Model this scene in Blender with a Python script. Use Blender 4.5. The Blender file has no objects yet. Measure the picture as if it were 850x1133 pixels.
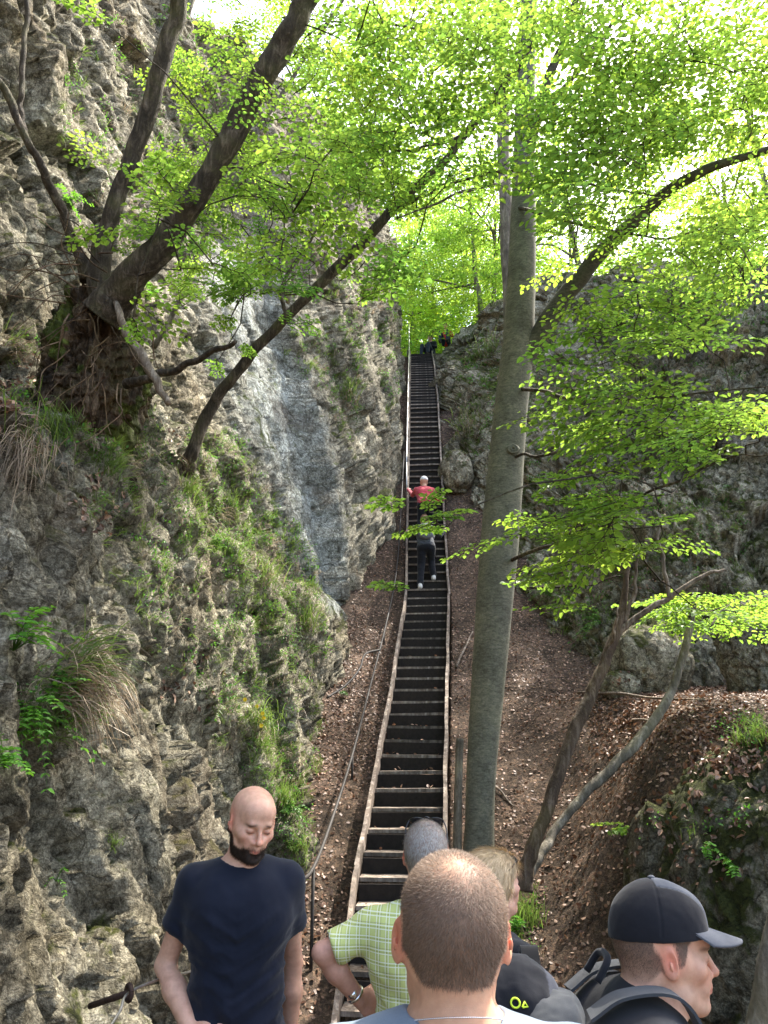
import bpy, math, random
import numpy as np
from mathutils import Vector, Matrix
from mathutils.bvhtree import BVHTree
PI = math.pi
rng = np.random.default_rng(7); random.seed(7)
COL = bpy.context.scene.collection

# ------------------------------------------------------------------ camera model
FPX, CX, CY = 818.0, 425.0, 566.5
PITCH = math.radians(18.0); SP, CP = math.sin(PITCH), math.cos(PITCH)
GROUND0 = -1.95
def ray(px, py):
    x = (px - CX) / FPX; y = -(py - CY) / FPX
    return np.array([x, CP - y * SP, SP + y * CP])
def PD(px, py, d): return ray(px, py) * d             # point at camera depth d
def PY(px, py, Y):                                    # point on the vertical plane at distance Y
    r = ray(px, py); return r * (Y / r[1])
def project(P):
    P = np.asarray(P); zc = P[..., 1] * CP + P[..., 2] * SP; yc = P[..., 2] * CP - P[..., 1] * SP
    return CX + FPX * P[..., 0] / zc, CY - FPX * yc / zc, zc
def interp(x, pts):
    a = np.array(pts, float); return np.interp(x, a[:, 0], a[:, 1])
def sstep(a, b, x):
    t = np.clip((x - a) / (b - a), 0, 1); return t * t * (3 - 2 * t)
def nrm(v):
    v = np.asarray(v, float); return v / np.maximum(np.linalg.norm(v, axis=-1, keepdims=True), 1e-9)

# ------------------------------------------------------------------ noise
def _h(i, j, k, s):
    n = (i.astype(np.uint32) * np.uint32(374761393)) ^ (j.astype(np.uint32) * np.uint32(668265263)) ^ (k.astype(np.uint32) * np.uint32(2147483647 - 1274126177 % 1000)) ^ np.uint32((s * 1442695041) & 0xffffffff)
    n = (n ^ (n >> np.uint32(13))) * np.uint32(1274126177); n = (n ^ (n >> np.uint32(16))) * np.uint32(2246822519)
    n = n ^ (n >> np.uint32(15))
    return n.astype(np.float64) / 4294967295.0
def vnoise(P, seed=0):
    P = np.asarray(P, float); F = np.floor(P); f = P - F; I = F.astype(np.int64); u = f * f * f * (f * (f * 6 - 15) + 10)
    r = 0
    for a in (0, 1):
        wa = u[:, 0] if a else 1 - u[:, 0]
        for b in (0, 1):
            wb = u[:, 1] if b else 1 - u[:, 1]
            for c in (0, 1):
                wc = u[:, 2] if c else 1 - u[:, 2]
                r = r + wa * wb * wc * _h(I[:, 0] + a, I[:, 1] + b, I[:, 2] + c, seed)
    return r * 2 - 1
def fbm(P, octv=4, seed=0, gain=.5, ridged=False):
    P = np.asarray(P, float); s = 0; a = 1; t = 0
    for o in range(octv):
        v = vnoise(P * (2.03 ** o) + 17.3 * o, seed + o)
        if ridged: v = 1 - 2 * np.abs(v)
        s = s + a * v; t += a; a *= gain
    return s / t
def worley(P, seed=0):
    P = np.asarray(P, float); F = np.floor(P).astype(np.int64); f1 = np.full(len(P), 9.); f2 = f1.copy(); idv = np.zeros(len(P))
    for a in (-1, 0, 1):
        for b in (-1, 0, 1):
            for c in (-1, 0, 1):
                I = F + np.array([a, b, c]); h = [_h(I[:, 0], I[:, 1], I[:, 2], seed + q) for q in range(3)]
                d = np.sqrt(sum((I[:, q] + h[q] - P[:, q]) ** 2 for q in range(3)))
                m = d < f1; f2 = np.where(m, f1, np.minimum(f2, d)); idv = np.where(m, h[0], idv); f1 = np.where(m, d, f1)
    return f1, f2, idv

def facet(P, seed=0, tilt=.8):
    """broken-rock relief: every cell is its own tilted plane; returns height and closeness to the joints"""
    P = np.asarray(P, float); F = np.floor(P).astype(np.int64); f1 = np.full(len(P), 9.); f2 = f1.copy(); hv = np.zeros(len(P))
    for a in (-1, 0, 1):
        for b in (-1, 0, 1):
            for c in (-1, 0, 1):
                I = F + np.array([a, b, c]); h = [_h(I[:, 0], I[:, 1], I[:, 2], seed + q) for q in range(3)]; D = np.stack([P[:, q] - I[:, q] - h[q] for q in range(3)], -1)
                d = np.sqrt((D * D).sum(1)); m = d < f1; f2 = np.where(m, f1, np.minimum(f2, d)); f1 = np.where(m, d, f1)
                val = (h[0] * 7.13 % 1 - .5) + tilt * ((h[1] * 5.7 % 1 - .5) * D[:, 0] + (h[2] * 9.1 % 1 - .5) * D[:, 1] + (h[0] * 3.3 % 1 - .5) * D[:, 2]) * 2
                hv = np.where(m, val, hv)
    return hv, np.exp(-(f2 - f1) * 9)

# ------------------------------------------------------------------ mesh helpers
def mesh_np(name, V, quads=None, tris=None, col=None, smooth=True):
    V = np.asarray(V, np.float32); me = bpy.data.meshes.new(name)
    nq = 0 if quads is None else len(quads); nt = 0 if tris is None else len(tris)
    me.vertices.add(len(V)); me.vertices.foreach_set('co', V.ravel())
    idx = []
    if nq: idx.append(np.asarray(quads, np.int32).ravel())
    if nt: idx.append(np.asarray(tris, np.int32).ravel())
    idx = np.concatenate(idx); me.loops.add(len(idx)); me.loops.foreach_set('vertex_index', idx)
    me.polygons.add(nq + nt)
    st = np.concatenate([np.arange(nq) * 4, nq * 4 + np.arange(nt) * 3]).astype(np.int32)
    me.polygons.foreach_set('loop_start', st)
    me.polygons.foreach_set('use_smooth', np.full(nq + nt, smooth))
    me.update(calc_edges=True)
    if col is not None:
        c = np.ones((len(V), 4), np.float32); c[:, :3] = col
        at = me.color_attributes.new('Col', 'FLOAT_COLOR', 'POINT'); at.data.foreach_set('color', c.ravel())
    return me
def tag(o, label=None, cat=None, group=None, kind=None):
    if label: o['label'] = label
    if cat: o['category'] = cat
    if group: o['group'] = group
    if kind: o['kind'] = kind
    return o
def link(name, me, mat, parent=None, loc=None):
    o = bpy.data.objects.new(name, me); COL.objects.link(o)
    if mat is not None and not me.materials: me.materials.append(mat)
    if parent is not None: o.parent = parent
    if loc is not None: o.location = loc
    return o
def empty(name, loc=(0, 0, 0), rz=0):
    o = bpy.data.objects.new(name, None); COL.objects.link(o); o.location = [float(v) for v in loc]; o.rotation_euler = (0, 0, rz); o.empty_display_size = .2
    return o
class MB:
    def __init__(s): s.V = []; s.Q = []; s.T = []; s.C = []; s.n = 0
    def add(s, V, quads=None, tris=None, col=(1, 1, 1)):
        V = np.asarray(V, float)
        if len(V) == 0: return s
        if quads is not None and len(quads): s.Q.append(np.asarray(quads) + s.n)
        if tris is not None and len(tris): s.T.append(np.asarray(tris) + s.n)
        c = np.asarray(col, float); s.C.append(np.broadcast_to(c, (len(V), 3)) if c.ndim == 1 else c)
        s.V.append(V); s.n += len(V); return s
    def box(s, c, size, R=None, col=(1, 1, 1)):
        sx, sy, sz = np.array(size) / 2.
        V = np.array([[x, y, z] for x in (-sx, sx) for y in (-sy, sy) for z in (-sz, sz)])
        if R is not None: V = V @ np.asarray(R).T
        s.add(V + np.asarray(c), quads=[[0, 1, 3, 2], [4, 6, 7, 5], [0, 4, 5, 1], [2, 3, 7, 6], [0, 2, 6, 4], [1, 5, 7, 3]], col=col); return s
    def tube(s, P, R, n=8, col=(1, 1, 1), cap=True, rough=0, seed=0, flare=None):
        P = np.asarray(P, float); m = len(P); R = np.broadcast_to(np.asarray(R, float), (m,)) if np.ndim(R) == 0 else np.asarray(R, float)
        T = nrm(np.gradient(P, axis=0)); up = np.array([0, 0, 1.]) if abs(T[0][2]) < .9 else np.array([1., 0, 0])
        u = nrm(np.cross(T[0], up)); U = [u]
        for i in range(1, m):
            u = U[-1] - T[i] * np.dot(U[-1], T[i]); U.append(nrm(u))
        U = np.array(U); W = np.cross(T, U); a = np.linspace(0, 2 * PI, n, endpoint=False)
        rad = R[:, None] * np.ones((1, n))
        dirs = U[:, None, :] * np.cos(a)[None, :, None] + W[:, None, :] * np.sin(a)[None, :, None]
        V = P[:, None, :] + dirs * rad[..., None]
        if rough:
            nv = fbm(V.reshape(-1, 3) * (1.1 / max(R.max(), 1e-3)) * [1, 1, .35], 3, seed).reshape(m, n)
            V = V + dirs * (rad * rough * nv)[..., None]
        i = np.arange(m - 1)[:, None] * n; j = np.arange(n)[None, :]; j2 = (j + 1) % n
        Q = np.stack([i + j, i + j2, i + n + j2, i + n + j], -1).reshape(-1, 4)
        V = V.reshape(-1, 3); tr = []
        if cap:
            V = np.vstack([V, P[0], P[-1]]); b = m * n
            jj = np.arange(n); tr = np.vstack([np.stack([np.full(n, b), (jj + 1) % n, jj], -1), np.stack([np.full(n, b + 1), (m - 1) * n + jj, (m - 1) * n + (jj + 1) % n], -1)])
        s.add(V, Q, tr if cap else None, col); return s
    def build(s, name, mat, parent=None, smooth=True, loc=None):
        me = mesh_np(name, np.vstack(s.V), np.vstack(s.Q) if s.Q else None, np.vstack(s.T) if s.T else None, np.vstack(s.C), smooth)
        return link(name, me, mat, parent, loc)
def curve(P, n=24, wob=0, seed=0):
    """Catmull-Rom through the control points"""
    P = np.asarray(P, float); Pp = np.vstack([2 * P[0] - P[1], P, 2 * P[-1] - P[-2]]); t = np.linspace(0, len(P) - 1 - 1e-6, n); i = t.astype(int); f = (t - i)[:, None]
    a, b, c, d = Pp[i], Pp[i + 1], Pp[i + 2], Pp[i + 3]
    out = .5 * ((2 * b) + (-a + c) * f + (2 * a - 5 * b + 4 * c - d) * f ** 2 + (-a + 3 * b - 3 * c + d) * f ** 3)
    if wob:
        k = np.arange(n) / 3.0
        w = np.stack([vnoise(np.stack([k, k * 0 + q * 7, k * 0], -1), seed + q) for q in range(out.shape[1])], -1)
        out = out + w * wob * np.minimum(1, np.minimum(np.arange(n), 4) / 4)[:, None]
    return out

# ------------------------------------------------------------------ materials
class NT:
    def __init__(s, name):
        s.m = bpy.data.materials.new(name); s.m.use_nodes = True; s.t = s.m.node_tree; s.t.nodes.clear()
        s.out = s.t.nodes.new('ShaderNodeOutputMaterial')
    def n(s, typ, ins=None, **kw):
        nd = s.t.nodes.new(typ)
        for k, v in kw.items(): setattr(nd, k, v)
        for k, v in (ins or {}).items():
            sk = nd.inputs[k]
            if isinstance(v, tuple) and len(v) == 2 and hasattr(v[0], 'outputs'): s.t.links.new(v[0].outputs[v[1]], sk)
            elif hasattr(v, 'outputs'): s.t.links.new(v.outputs[0], sk)
            else: sk.default_value = v
        return nd
    def ramp(s, fac, stops):
        r = s.n('ShaderNodeValToRGB', {'Fac': fac}); e = r.color_ramp.elements
        while len(e) > 1: e.remove(e[-1])
        e[0].position = stops[0][0]; e[0].color = (*stops[0][1], 1)
        for p, c in stops[1:]:
            x = e.new(p); x.color = (*c, 1)
        return r
    def mix(s, f, a, b, typ='MIX'):
        nd = s.t.nodes.new('ShaderNodeMix'); nd.data_type = 'RGBA'; nd.blend_type = typ
        for idx, v in ((0, f), (6, a), (7, b)):
            if isinstance(v, tuple) and len(v) == 2 and hasattr(v[0], 'outputs'): s.t.links.new(v[0].outputs[v[1]], nd.inputs[idx])
            elif hasattr(v, 'outputs'): s.t.links.new((v.outputs[2] if v.bl_idname == 'ShaderNodeMix' else v.outputs[0]), nd.inputs[idx])
            else: nd.inputs[idx].default_value = v if idx == 0 else (*v, 1)
        return (nd, 2)
    def math(s, op, a, b=0.0, clamp=False):
        nd = s.n('ShaderNodeMath', {0: a, 1: b}, operation=op); nd.use_clamp = clamp; return nd
    def noise(s, scale, detail=4, rough=.5, vec=None, dist=0):
        i = {'Scale': scale, 'Detail': detail, 'Roughness': rough, 'Distortion': dist}
        if vec is not None: i['Vector'] = vec
        return s.n('ShaderNodeTexNoise', i)
    def surf(s, sh, disp=None):
        s.t.links.new(sh.outputs[0], s.out.inputs['Surface']); return s.m
def pbsdf(nt, color, rough=.8, bump=None, bstr=.3, bdist=.02, **kw):
    i = {'Base Color': color if not (isinstance(color, tuple) and len(color) == 3 and not hasattr(color[0], 'outputs')) else (*color, 1), 'Roughness': rough}
    if bump is not None: i['Normal'] = nt.n('ShaderNodeBump', {'Height': bump, 'Strength': bstr, 'Distance': bdist})
    i.update(kw); return nt.n('ShaderNodeBsdfPrincipled', i)
M = {}
def simple(name, color, rough=.7, nscale=None, namp=.25, bstr=0, bdist=.002, metal=0, usecol=False, spec=.3):
    nt = NT(name); tc = nt.n('ShaderNodeTexCoord'); col = (*color, 1)
    if usecol:
        at = nt.n('ShaderNodeVertexColor', layer_name='Col'); base = nt.mix(1.0, at, color, 'MULTIPLY')
    else: base = col
    bump = None
    if nscale:
        no = nt.noise(nscale, 5, .6, (tc, 'Object')); rp = nt.ramp(no, [(.3, (1 - namp,) * 3), (.7, (1 + namp,) * 3)])
        base = nt.mix(1.0, base if usecol else color, rp, 'MULTIPLY'); bump = no
    sh = pbsdf(nt, base, rough, bump if bstr else None, bstr, bdist, Metallic=metal, **{'Specular IOR Level': spec}); M[name] = nt.surf(sh); return M[name]
def rock_mat(name, moss=.5, tone=(1, 1, 1), dark=1.0):
    nt = NT(name); tc = nt.n('ShaderNodeTexCoord'); P = (tc, 'Object'); at = nt.n('ShaderNodeVertexColor', layer_name='Col')
    big = nt.noise(.9, 6, .6, P); mid = nt.noise(5, 8, .68, P, .8); fine = nt.noise(28, 8, .75, P, .5); spk = nt.noise(85, 3, .7, P)
    c1 = nt.ramp(big, [(.3, (.17, .163, .145)), (.5, (.31, .302, .275)), (.68, (.47, .462, .43))])
    c2 = nt.ramp(mid, [(.32, (.22, .2, .16)), (.45, (.7, .68, .62)), (.6, (1.1, 1.08, 1.03)), (.72, (1.55, 1.53, 1.5))])
    c = nt.mix(1.0, c1, c2, 'MULTIPLY')
    c3 = nt.ramp(fine, [(.32, (.25, .23, .2)), (.46, (.78, .76, .70)), (.56, (1.3, 1.28, 1.2)), (.68, (1.85, 1.82, 1.72))])
    c = nt.mix(.95, c, c3, 'MULTIPLY')
    c4 = nt.ramp(spk, [(.35, (.45, .44, .40)), (.62, (1.4, 1.4, 1.38))]); c = nt.mix(.7, c, c4, 'MULTIPLY')
    geo = nt.n('ShaderNodeNewGeometry'); sep = nt.n('ShaderNodeSeparateXYZ', {0: (geo, 'Normal')})
    mn = nt.noise(1.7, 6, .7, P, 1.0); mv = nt.math('ADD', mn, nt.math('MULTIPLY', (sep, 'Z'), .22)); mv = nt.math('ADD', mv, nt.math('MULTIPLY', fine, .25))
    mf = nt.ramp(mv, [(.90 - .28 * moss, (0, 0, 0)), (.99 - .28 * moss, (1, 1, 1))])
    mc = nt.ramp(fine, [(.3, (.020, .025, .008)), (.6, (.075, .085, .022)), (.75, (.15, .14, .04))])
    c = nt.mix(mf, c, mc)
    wv = nt.noise(.6, 3, .5, P, 1.5); wf = nt.ramp(wv, [(.58, (0, 0, 0)), (.68, (.4, .4, .4))]); c = nt.mix(wf, c, (.14, .10, .065))
    wn = nt.n('ShaderNodeVectorMath', {0: P, 1: (nt.n('ShaderNodeVectorMath', {0: (mid, 'Color'), 'Scale': .25}, operation='SCALE'), 0)}, operation='ADD')
    vo = nt.n('ShaderNodeTexVoronoi', {'Vector': wn, 'Scale': 3.2}, feature='DISTANCE_TO_EDGE'); vo2 = nt.n('ShaderNodeTexVoronoi', {'Vector': wn, 'Scale': 11.0}, feature='DISTANCE_TO_EDGE')
    ck = nt.ramp((vo, 0), [(.0, (.35, .33, .3)), (.035, (1, 1, 1))]); ck2 = nt.ramp((vo2, 0), [(.0, (.5, .48, .45)), (.05, (1, 1, 1))])
    c = nt.mix(.8, c, ck, 'MULTIPLY'); c = nt.mix(.7, c, ck2, 'MULTIPLY')
    c = nt.mix(1.0, c, at, 'MULTIPLY'); c = nt.mix(1.0, c, tone, 'MULTIPLY')
    h = nt.math('ADD', nt.math('MULTIPLY', mid, 1.0), nt.math('MULTIPLY', fine, .45)); h = nt.math('ADD', h, nt.math('MULTIPLY', spk, .12)); h = nt.math('ADD', h, nt.math('MULTIPLY', ck, .22)); h = nt.math('ADD', h, nt.math('MULTIPLY', ck2, .12))
    sh = pbsdf(nt, c, .9, h, 1.0, .10, **{'Specular IOR Level': .2}); M[name] = nt.surf(sh)
def bark_mat(name, a, b, scale=18, stretch=.18, bstr=.6, moss=0.0, bd=.02, blot=1.0):
    nt = NT(name); tc = nt.n('ShaderNodeTexCoord'); mp = nt.n('ShaderNodeMapping', {'Vector': (tc, 'Object'), 'Scale': (1, 1, stretch)})
    n1 = nt.noise(scale, 8, .68, mp, .6); n2 = nt.noise(3.2, 5, .6, (tc, 'Object'), .5); n3 = nt.noise(60, 4, .6, (tc, 'Object'))
    c = nt.ramp(n1, [(.32, tuple(x * .55 for x in a)), (.5, a), (.68, b)]); c2 = nt.ramp(n2, [(.35, tuple(1 - (1 - v) * blot for v in (.6, .6, .58))), (.5, (1, 1, 1)), (.66, tuple(1 + (v - 1) * blot for v in (1.4, 1.38, 1.3)))]); c = nt.mix(1., c, c2, 'MULTIPLY')
    c = nt.mix(.5, c, nt.ramp(n3, [(.3, (.6, .6, .6)), (.7, (1.35, 1.35, 1.35))]), 'MULTIPLY')
    if moss: c = nt.mix(nt.ramp(n2, [(.5 , (0, 0, 0)), (.62, (moss,) * 3)]), c, (.06, .075, .015))
    at = nt.n('ShaderNodeVertexColor', layer_name='Col'); c = nt.mix(1., c, at, 'MULTIPLY')
    h = nt.math('ADD', n1, nt.math('MULTIPLY', n3, .25))
    M[name] = nt.surf(pbsdf(nt, c, .85, h, bstr, bd, **{'Specular IOR Level': .25}))
def leaf_mat(name, refl, trans, tw=.55):
    nt = NT(name); at = nt.n('ShaderNodeVertexColor', layer_name='Col')
    d = nt.n('ShaderNodeBsdfPrincipled', {'Base Color': nt.mix(1., at, refl, 'MULTIPLY'), 'Roughness': .5, 'Specular IOR Level': .35})
    t = nt.n('ShaderNodeBsdfTranslucent', {'Color': nt.mix(1., at, trans, 'MULTIPLY')})
    mx = nt.n('ShaderNodeMixShader', {0: tw}); nt.t.links.new(d.outputs[0], mx.inputs[1]); nt.t.links.new(t.outputs[0], mx.inputs[2])
    M[name] = nt.surf(mx)
rock_mat('limestone', .55); rock_mat('limestone_mossy', .75, (1.0, .97, .88)); rock_mat('limestone_right', .7, (1.3, 1.26, 1.16))
bark_mat('bark_dark', (.065, .050, .035), (.20, .16, .125), 22, .16, 1.0, .35, .03)
bark_mat('bark_beech', (.135, .132, .098), (.20, .192, .15), 22, 2.6, .35, .0, .006, .7)
bark_mat('bark_grey', (.14, .12, .09), (.30, .27, .22), 16, .2, .7, .2)
bark_mat('bark_brown', (.09, .06, .04), (.22, .17, .13), 20, .15, .9, .2)
bark_mat('dead_wood', (.17, .13, .10), (.36, .31, .26), 30, .1, .7)
bark_mat('plank_wood', (.19, .155, .13), (.40, .355, .315), 14, .3, .4)
leaf_mat('leaf_beech', (.115, .235, .035), (.305, .475, .058), .58)
leaf_mat('leaf_far', (.13, .23, .035), (.34, .50, .06), .65)
leaf_mat('leaf_herb', (.07, .17, .025), (.16, .34, .04), .4)
leaf_mat('grass', (.12, .17, .045), (.20, .30, .06), .35)
leaf_mat('grass_dead', (.34, .27, .19), (.30, .24, .16), .3)
leaf_mat('leaf_litter', (.25, .175, .13), (.20, .10, .05), .12)
simple('iron', (.035, .03, .027), .65, 40, .4, .3, metal=.2)
simple('steel', (.45, .44, .42), .4, 60, .2, metal=.9)
simple('rust', (.05, .03, .022), .75, 50, .5, .5, metal=.3)
# ------------------------------------------------------------------ staircase path & ground profile
LAD = np.array([[.02, 5.35, -1.86], [.08, 6.0, -1.50], [.14, 6.93, -.98], [.44, 9.83, .61], [.75, 12.6, 2.53], [.89, 15.0, 5.4], [1.03, 17.3, 8.5], [1.19, 20.5, 11.5], [1.27, 22.4, 13.0]])
def lad_at(Y): return np.interp(Y, LAD[:, 1], LAD[:, 0]), np.interp(Y, LAD[:, 1], LAD[:, 2])
GP = [(-40, -4), (-6, -2.2), (0, -1.95), (4.9, -1.95), (5.4, -1.93), (6, -1.72), (6.93, -1.2), (9.83, .38), (12.6, 2.28), (15, 5.05), (17.3, 8.15), (20.5, 11.25), (22.4, 12.86), (23.4, 12.95), (30, 12.4), (60, 11), (200, 10)]
def gz(Y): return interp(Y, GP)
def ground_z(X, Y, detail=True):
    X = np.asarray(X, float); Y = np.asarray(Y, float); z = gz(Y); lx = np.interp(Y, LAD[:, 1], LAD[:, 0])
    inl = sstep(5.2, 6.2, Y)
    z = z + inl * (.10 * np.clip(X - lx - .4, 0, 6) + .14 * np.clip(lx - .5 - X, 0, 3))
    ter = .25 + .12 * (Y - 6) + .05 * (X - 2)
    m = sstep(1.45, 3.0, X - .25 * np.sin(Y * 1.7)) * sstep(4.2, 6.6, Y + .3 * np.sin(X * 2.1))
    z = np.maximum(z, z * (1 - m) + ter * m) if True else z
    if detail:
        P = np.stack([X, Y, z * 0], -1).reshape(-1, 3)
        n = fbm(P * .9, 4, 3) * .09 + fbm(P * 5, 4, 5) * .028 + fbm(P * 17, 2, 8) * .012
        k = sstep(.28, .55, np.abs(X - lx)).reshape(-1)
        z = z + (n * (.35 + .65 * k)).reshape(z.shape)
    z = z - .38 * (1 - sstep(.34, .42, np.abs(X - lx))) * inl * (1 - sstep(22.2, 22.6, Y))
    return z
def grid_quads(nu, nv):
    i = np.arange(nu - 1)[:, None] * nv; j = np.arange(nv - 1)[None, :]
    return np.stack([i + j, i + nv + j, i + nv + j + 1, i + j + 1], -1).reshape(-1, 4)
def axis_pts(segs):
    out = []
    for lo, hi, h in segs: out.append(np.arange(lo, hi - h * .5, h))
    return np.concatenate(out + [[segs[-1][1]]])
gx = axis_pts([(-200, -20, 20), (-20, -4, 1), (-4, -1.6, .06), (-1.6, 3.5, .025), (3.5, 8, .06), (8, 20, 1), (20, 200, 20)])
gy = axis_pts([(-200, -20, 20), (-20, -2, 1.0), (-2, 3.5, .12), (3.5, 11, .025), (11, 23, .05), (23, 40, .5), (40, 200, 16)])
GX, GY = np.meshgrid(gx, gy, indexing='ij'); GZ = ground_z(GX, GY)
nt = NT('soil'); tc = nt.n('ShaderNodeTexCoord'); P_ = (tc, 'Object')
n1 = nt.noise(2.2, 6, .6, P_); n2 = nt.noise(22, 6, .7, P_); n3 = nt.noise(80, 4, .7, P_)
c = nt.ramp(n1, [(.3, (.036, .027, .020)), (.5, (.072, .052, .038)), (.7, (.13, .092, .068))])
c = nt.mix(.9, c, nt.ramp(n2, [(.3, (.35, .32, .3)), (.5, (1, 1, 1)), (.62, (2.1, 1.9, 1.7))]), 'MULTIPLY')
c = nt.mix(.8, c, nt.ramp(n3, [(.35, (.5, .5, .5)), (.65, (1.6, 1.6, 1.6))]), 'MULTIPLY')
M['soil'] = nt.surf(pbsdf(nt, c, .95, nt.math('ADD', n2, nt.math('MULTIPLY', n3, .5)), 1.0, .03, **{'Specular IOR Level': .15}))
g_me = mesh_np('ground', np.stack([GX, GY, GZ], -1).reshape(-1, 3), grid_quads(len(gx), len(gy)))
tag(link('ground', g_me, M['soil']), 'dark brown forest soil of the gully floor under the stairs', 'ground', kind='structure')

def rock_disp(P, amp=1.0, seed=0, crack=1.0):
    """displacement along the outward normal: bulges, fractured blocks and small relief"""
    w = np.stack([fbm(P * 1.1 + 9, 3, seed + 21), fbm(P * 1.1 + 31, 3, seed + 22), fbm(P * 1.1 + 57, 3, seed + 23)], -1) * .22
    Q = P + w; Qr = Q @ np.array([[.97, .2, .12], [-.2, .97, .10], [-.10, -.12, .985]]).T
    d = .36 * fbm(Q * .5, 3, seed + 1)
    h1, j1 = facet(Qr * np.array([1.15, 1.15, .45]), seed + 3, 1.0); h2, j2 = facet(Qr * np.array([3.3, 3.3, 1.7]), seed + 4, 1.1); h3, j3 = facet(Qr * np.array([10, 10, 5.5]), seed + 7, 1.1)
    k = .35 + .65 * sstep(-.25, .35, fbm(P * .7, 3, seed + 31))
    d = d + crack * (.24 * h1 - .05 * j1 + .11 * h2 * k - .035 * j2 + (.055 * h3 - .02 * j3)) + .042 * fbm(P * np.array([9, 9, 6]), 4, seed + 5, .6, True) * k + .016 * fbm(P * 26, 3, seed + 6, .65, True)
    return d * amp
# ------------------------------------------------------------------ left cliff (foot follows the stairs, ledge at 2.1 m above the eye)
FXL = [(-3, -2.4), (.3, -1.75), (2.5, -1.25), (4, -1.12), (6.5, -.86), (9, -.68), (12.5, -.5), (14, .05), (15.5, .3), (19, .46), (22, .56), (24, .3), (28, -1.5)]
def left_cliff(Y, z):
    fx = interp(Y, FXL); zf = gz(Y) + .1
    S = interp(Y, [(0, .9), (8, 1.0), (11, .75), (13.5, .25), (15, 0), (30, 0)])
    lean_lo = interp(Y, [(0, .22), (10, .22), (13, .1), (16, .06), (20, .03)]); lean_hi = interp(Y, [(0, .27), (11, .27), (14.5, .16), (17, .07), (19.5, .035)])
    zl = 2.1 + .25 * np.sin(Y * 1.3) * .5 - .03 * (Y - 6)
    lo = np.minimum(z, zl) - zf; lo = np.maximum(lo, -.8); hi = np.maximum(z - np.maximum(zl, zf), 0)
    st = sstep(-.10, .5, z - zl) * (zl > zf - .5)
    top = interp(Y, [(0, 13), (10, 15), (15, 15.5), (18, 14.6), (22, 14.2), (28, 13.6)]); over = np.maximum(z - top, 0)
    return fx - lean_lo * np.maximum(lo, 0) - st * S - lean_hi * hi - over * 6
uy = [-2.5]
while uy[-1] < 27: uy.append(uy[-1] + max(.03, .0065 * max(abs(uy[-1]), 2.2)) * (1 if uy[-1] < 22 else 3) * (1 if uy[-1] > 1.5 else 3))
uy = np.array(uy); NV = 620
YY = np.repeat(uy[:, None], NV, 1); z0 = gz(uy) - .7; t = np.linspace(0, 1, NV)
z1 = 17.0; ZZ = z0[:, None] + (z1 - z0[:, None]) * (t ** 1.35)[None, :]
XX = left_cliff(YY, ZZ); P0 = np.stack([XX, YY, ZZ], -1)
du = np.gradient(P0, axis=0); dv = np.gradient(P0, axis=1); N0 = nrm(np.cross(du, dv)); N0 = N0 * np.sign((N0[..., :1]) + 1e-9)
dirn = nrm(N0 * .45 + np.array([.85, -.28, .12])).reshape(-1, 3); P0 = P0.reshape(-1, 3)
px, py, zc = project(P0)
# the smooth blue-grey slab set back behind the buttress
sd = interp(py, [(200, 235), (300, 262), (400, 290), (500, 335), (600, 395), (700, 430)])
slab = np.exp(-((px - interp(py, [(200, 240), (300, 262), (400, 290), (500, 328), (600, 356), (690, 374)])) / interp(py, [(250, 40), (400, 52), (500, 50), (600, 36), (690, 16)])) ** 4) * sstep(240, 300, py) * (1 - sstep(670, 690, py)) * (P0[:, 2] > 1.6) * (P0[:, 1] > 7.0)
slab = np.clip(slab * (1 + .6 * fbm(P0 * 1.7, 3, 77)), 0, 1)
d = rock_disp(P0, 1.0, 100); d = d * (1 - .82 * slab) + .10 * slab
d = d * sstep(-.6, .2, P0[:, 2] - gz(P0[:, 1]) + .3 + 0 * d) * interp(P0[:, 1], [(0, 1), (12, 1), (14, .8), (17, .6), (22, .5)])
P1 = P0 + dirn * d[:, None]
colr = np.ones((len(P1), 3)); bl = fbm(P0 * 1.1, 3, 55)
colr *= (1.12 + .15 * bl)[:, None] * np.array([1.03, 1.0, .94])
colr = colr * (1 - slab[:, None]) + slab[:, None] * np.array([.96, 1.10, 1.30]) * 1.2
warm = sstep(.1, .5, fbm(P0 * .8 + 40, 3, 66))[:, None] * (1 - slab[:, None]); colr = colr * (1 - warm * .18 * np.array([.2, .5, .9]))
lc_me = mesh_np('cliff', P1, grid_quads(len(uy), NV)[:, ::-1], col=colr)
left_obj = tag(link('cliff', lc_me, M['limestone']), 'tall pale limestone cliff with mossy ledges rising left of the stairs', 'cliff', kind='structure')
# ------------------------------------------------------------------ right cliff
FR = np.array([[9.5, 8.6], [7, 9.1], [5.2, 9.9], [3.4, 10.3], [2.55, 12.7], [1.75, 14.6], [1.58, 17.3], [1.66, 20], [1.95, 22], [3.2, 24]])
seg = np.concatenate([[0], np.cumsum(np.linalg.norm(np.diff(FR, axis=0), axis=1))])
ns, nv = 560, 300
ss = np.linspace(0, seg[-1], ns); fxy = np.stack([np.interp(ss, seg, FR[:, 0]), np.interp(ss, seg, FR[:, 1])], -1)
for _ in range(25): fxy[1:-1] = (fxy[:-2] + fxy[1:-1] * 2 + fxy[2:]) / 4
outd = nrm(np.stack([np.interp(ss, seg, [.25, .25, .3, .6, .85, .95, 1, 1, .9, .6]), np.interp(ss, seg, [1, 1, .95, .8, .5, .25, .1, 0, -.2, -.4])], -1))
zf = gz(fxy[:, 1]) + .10 * np.clip(fxy[:, 0] - np.interp(fxy[:, 1], LAD[:, 1], LAD[:, 0]), 0, 6); zf = np.minimum(zf, 12.8)
ter = .25 + .12 * (fxy[:, 1] - 6) + .05 * (fxy[:, 0] - 2); zf = np.maximum(zf, ter)
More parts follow.
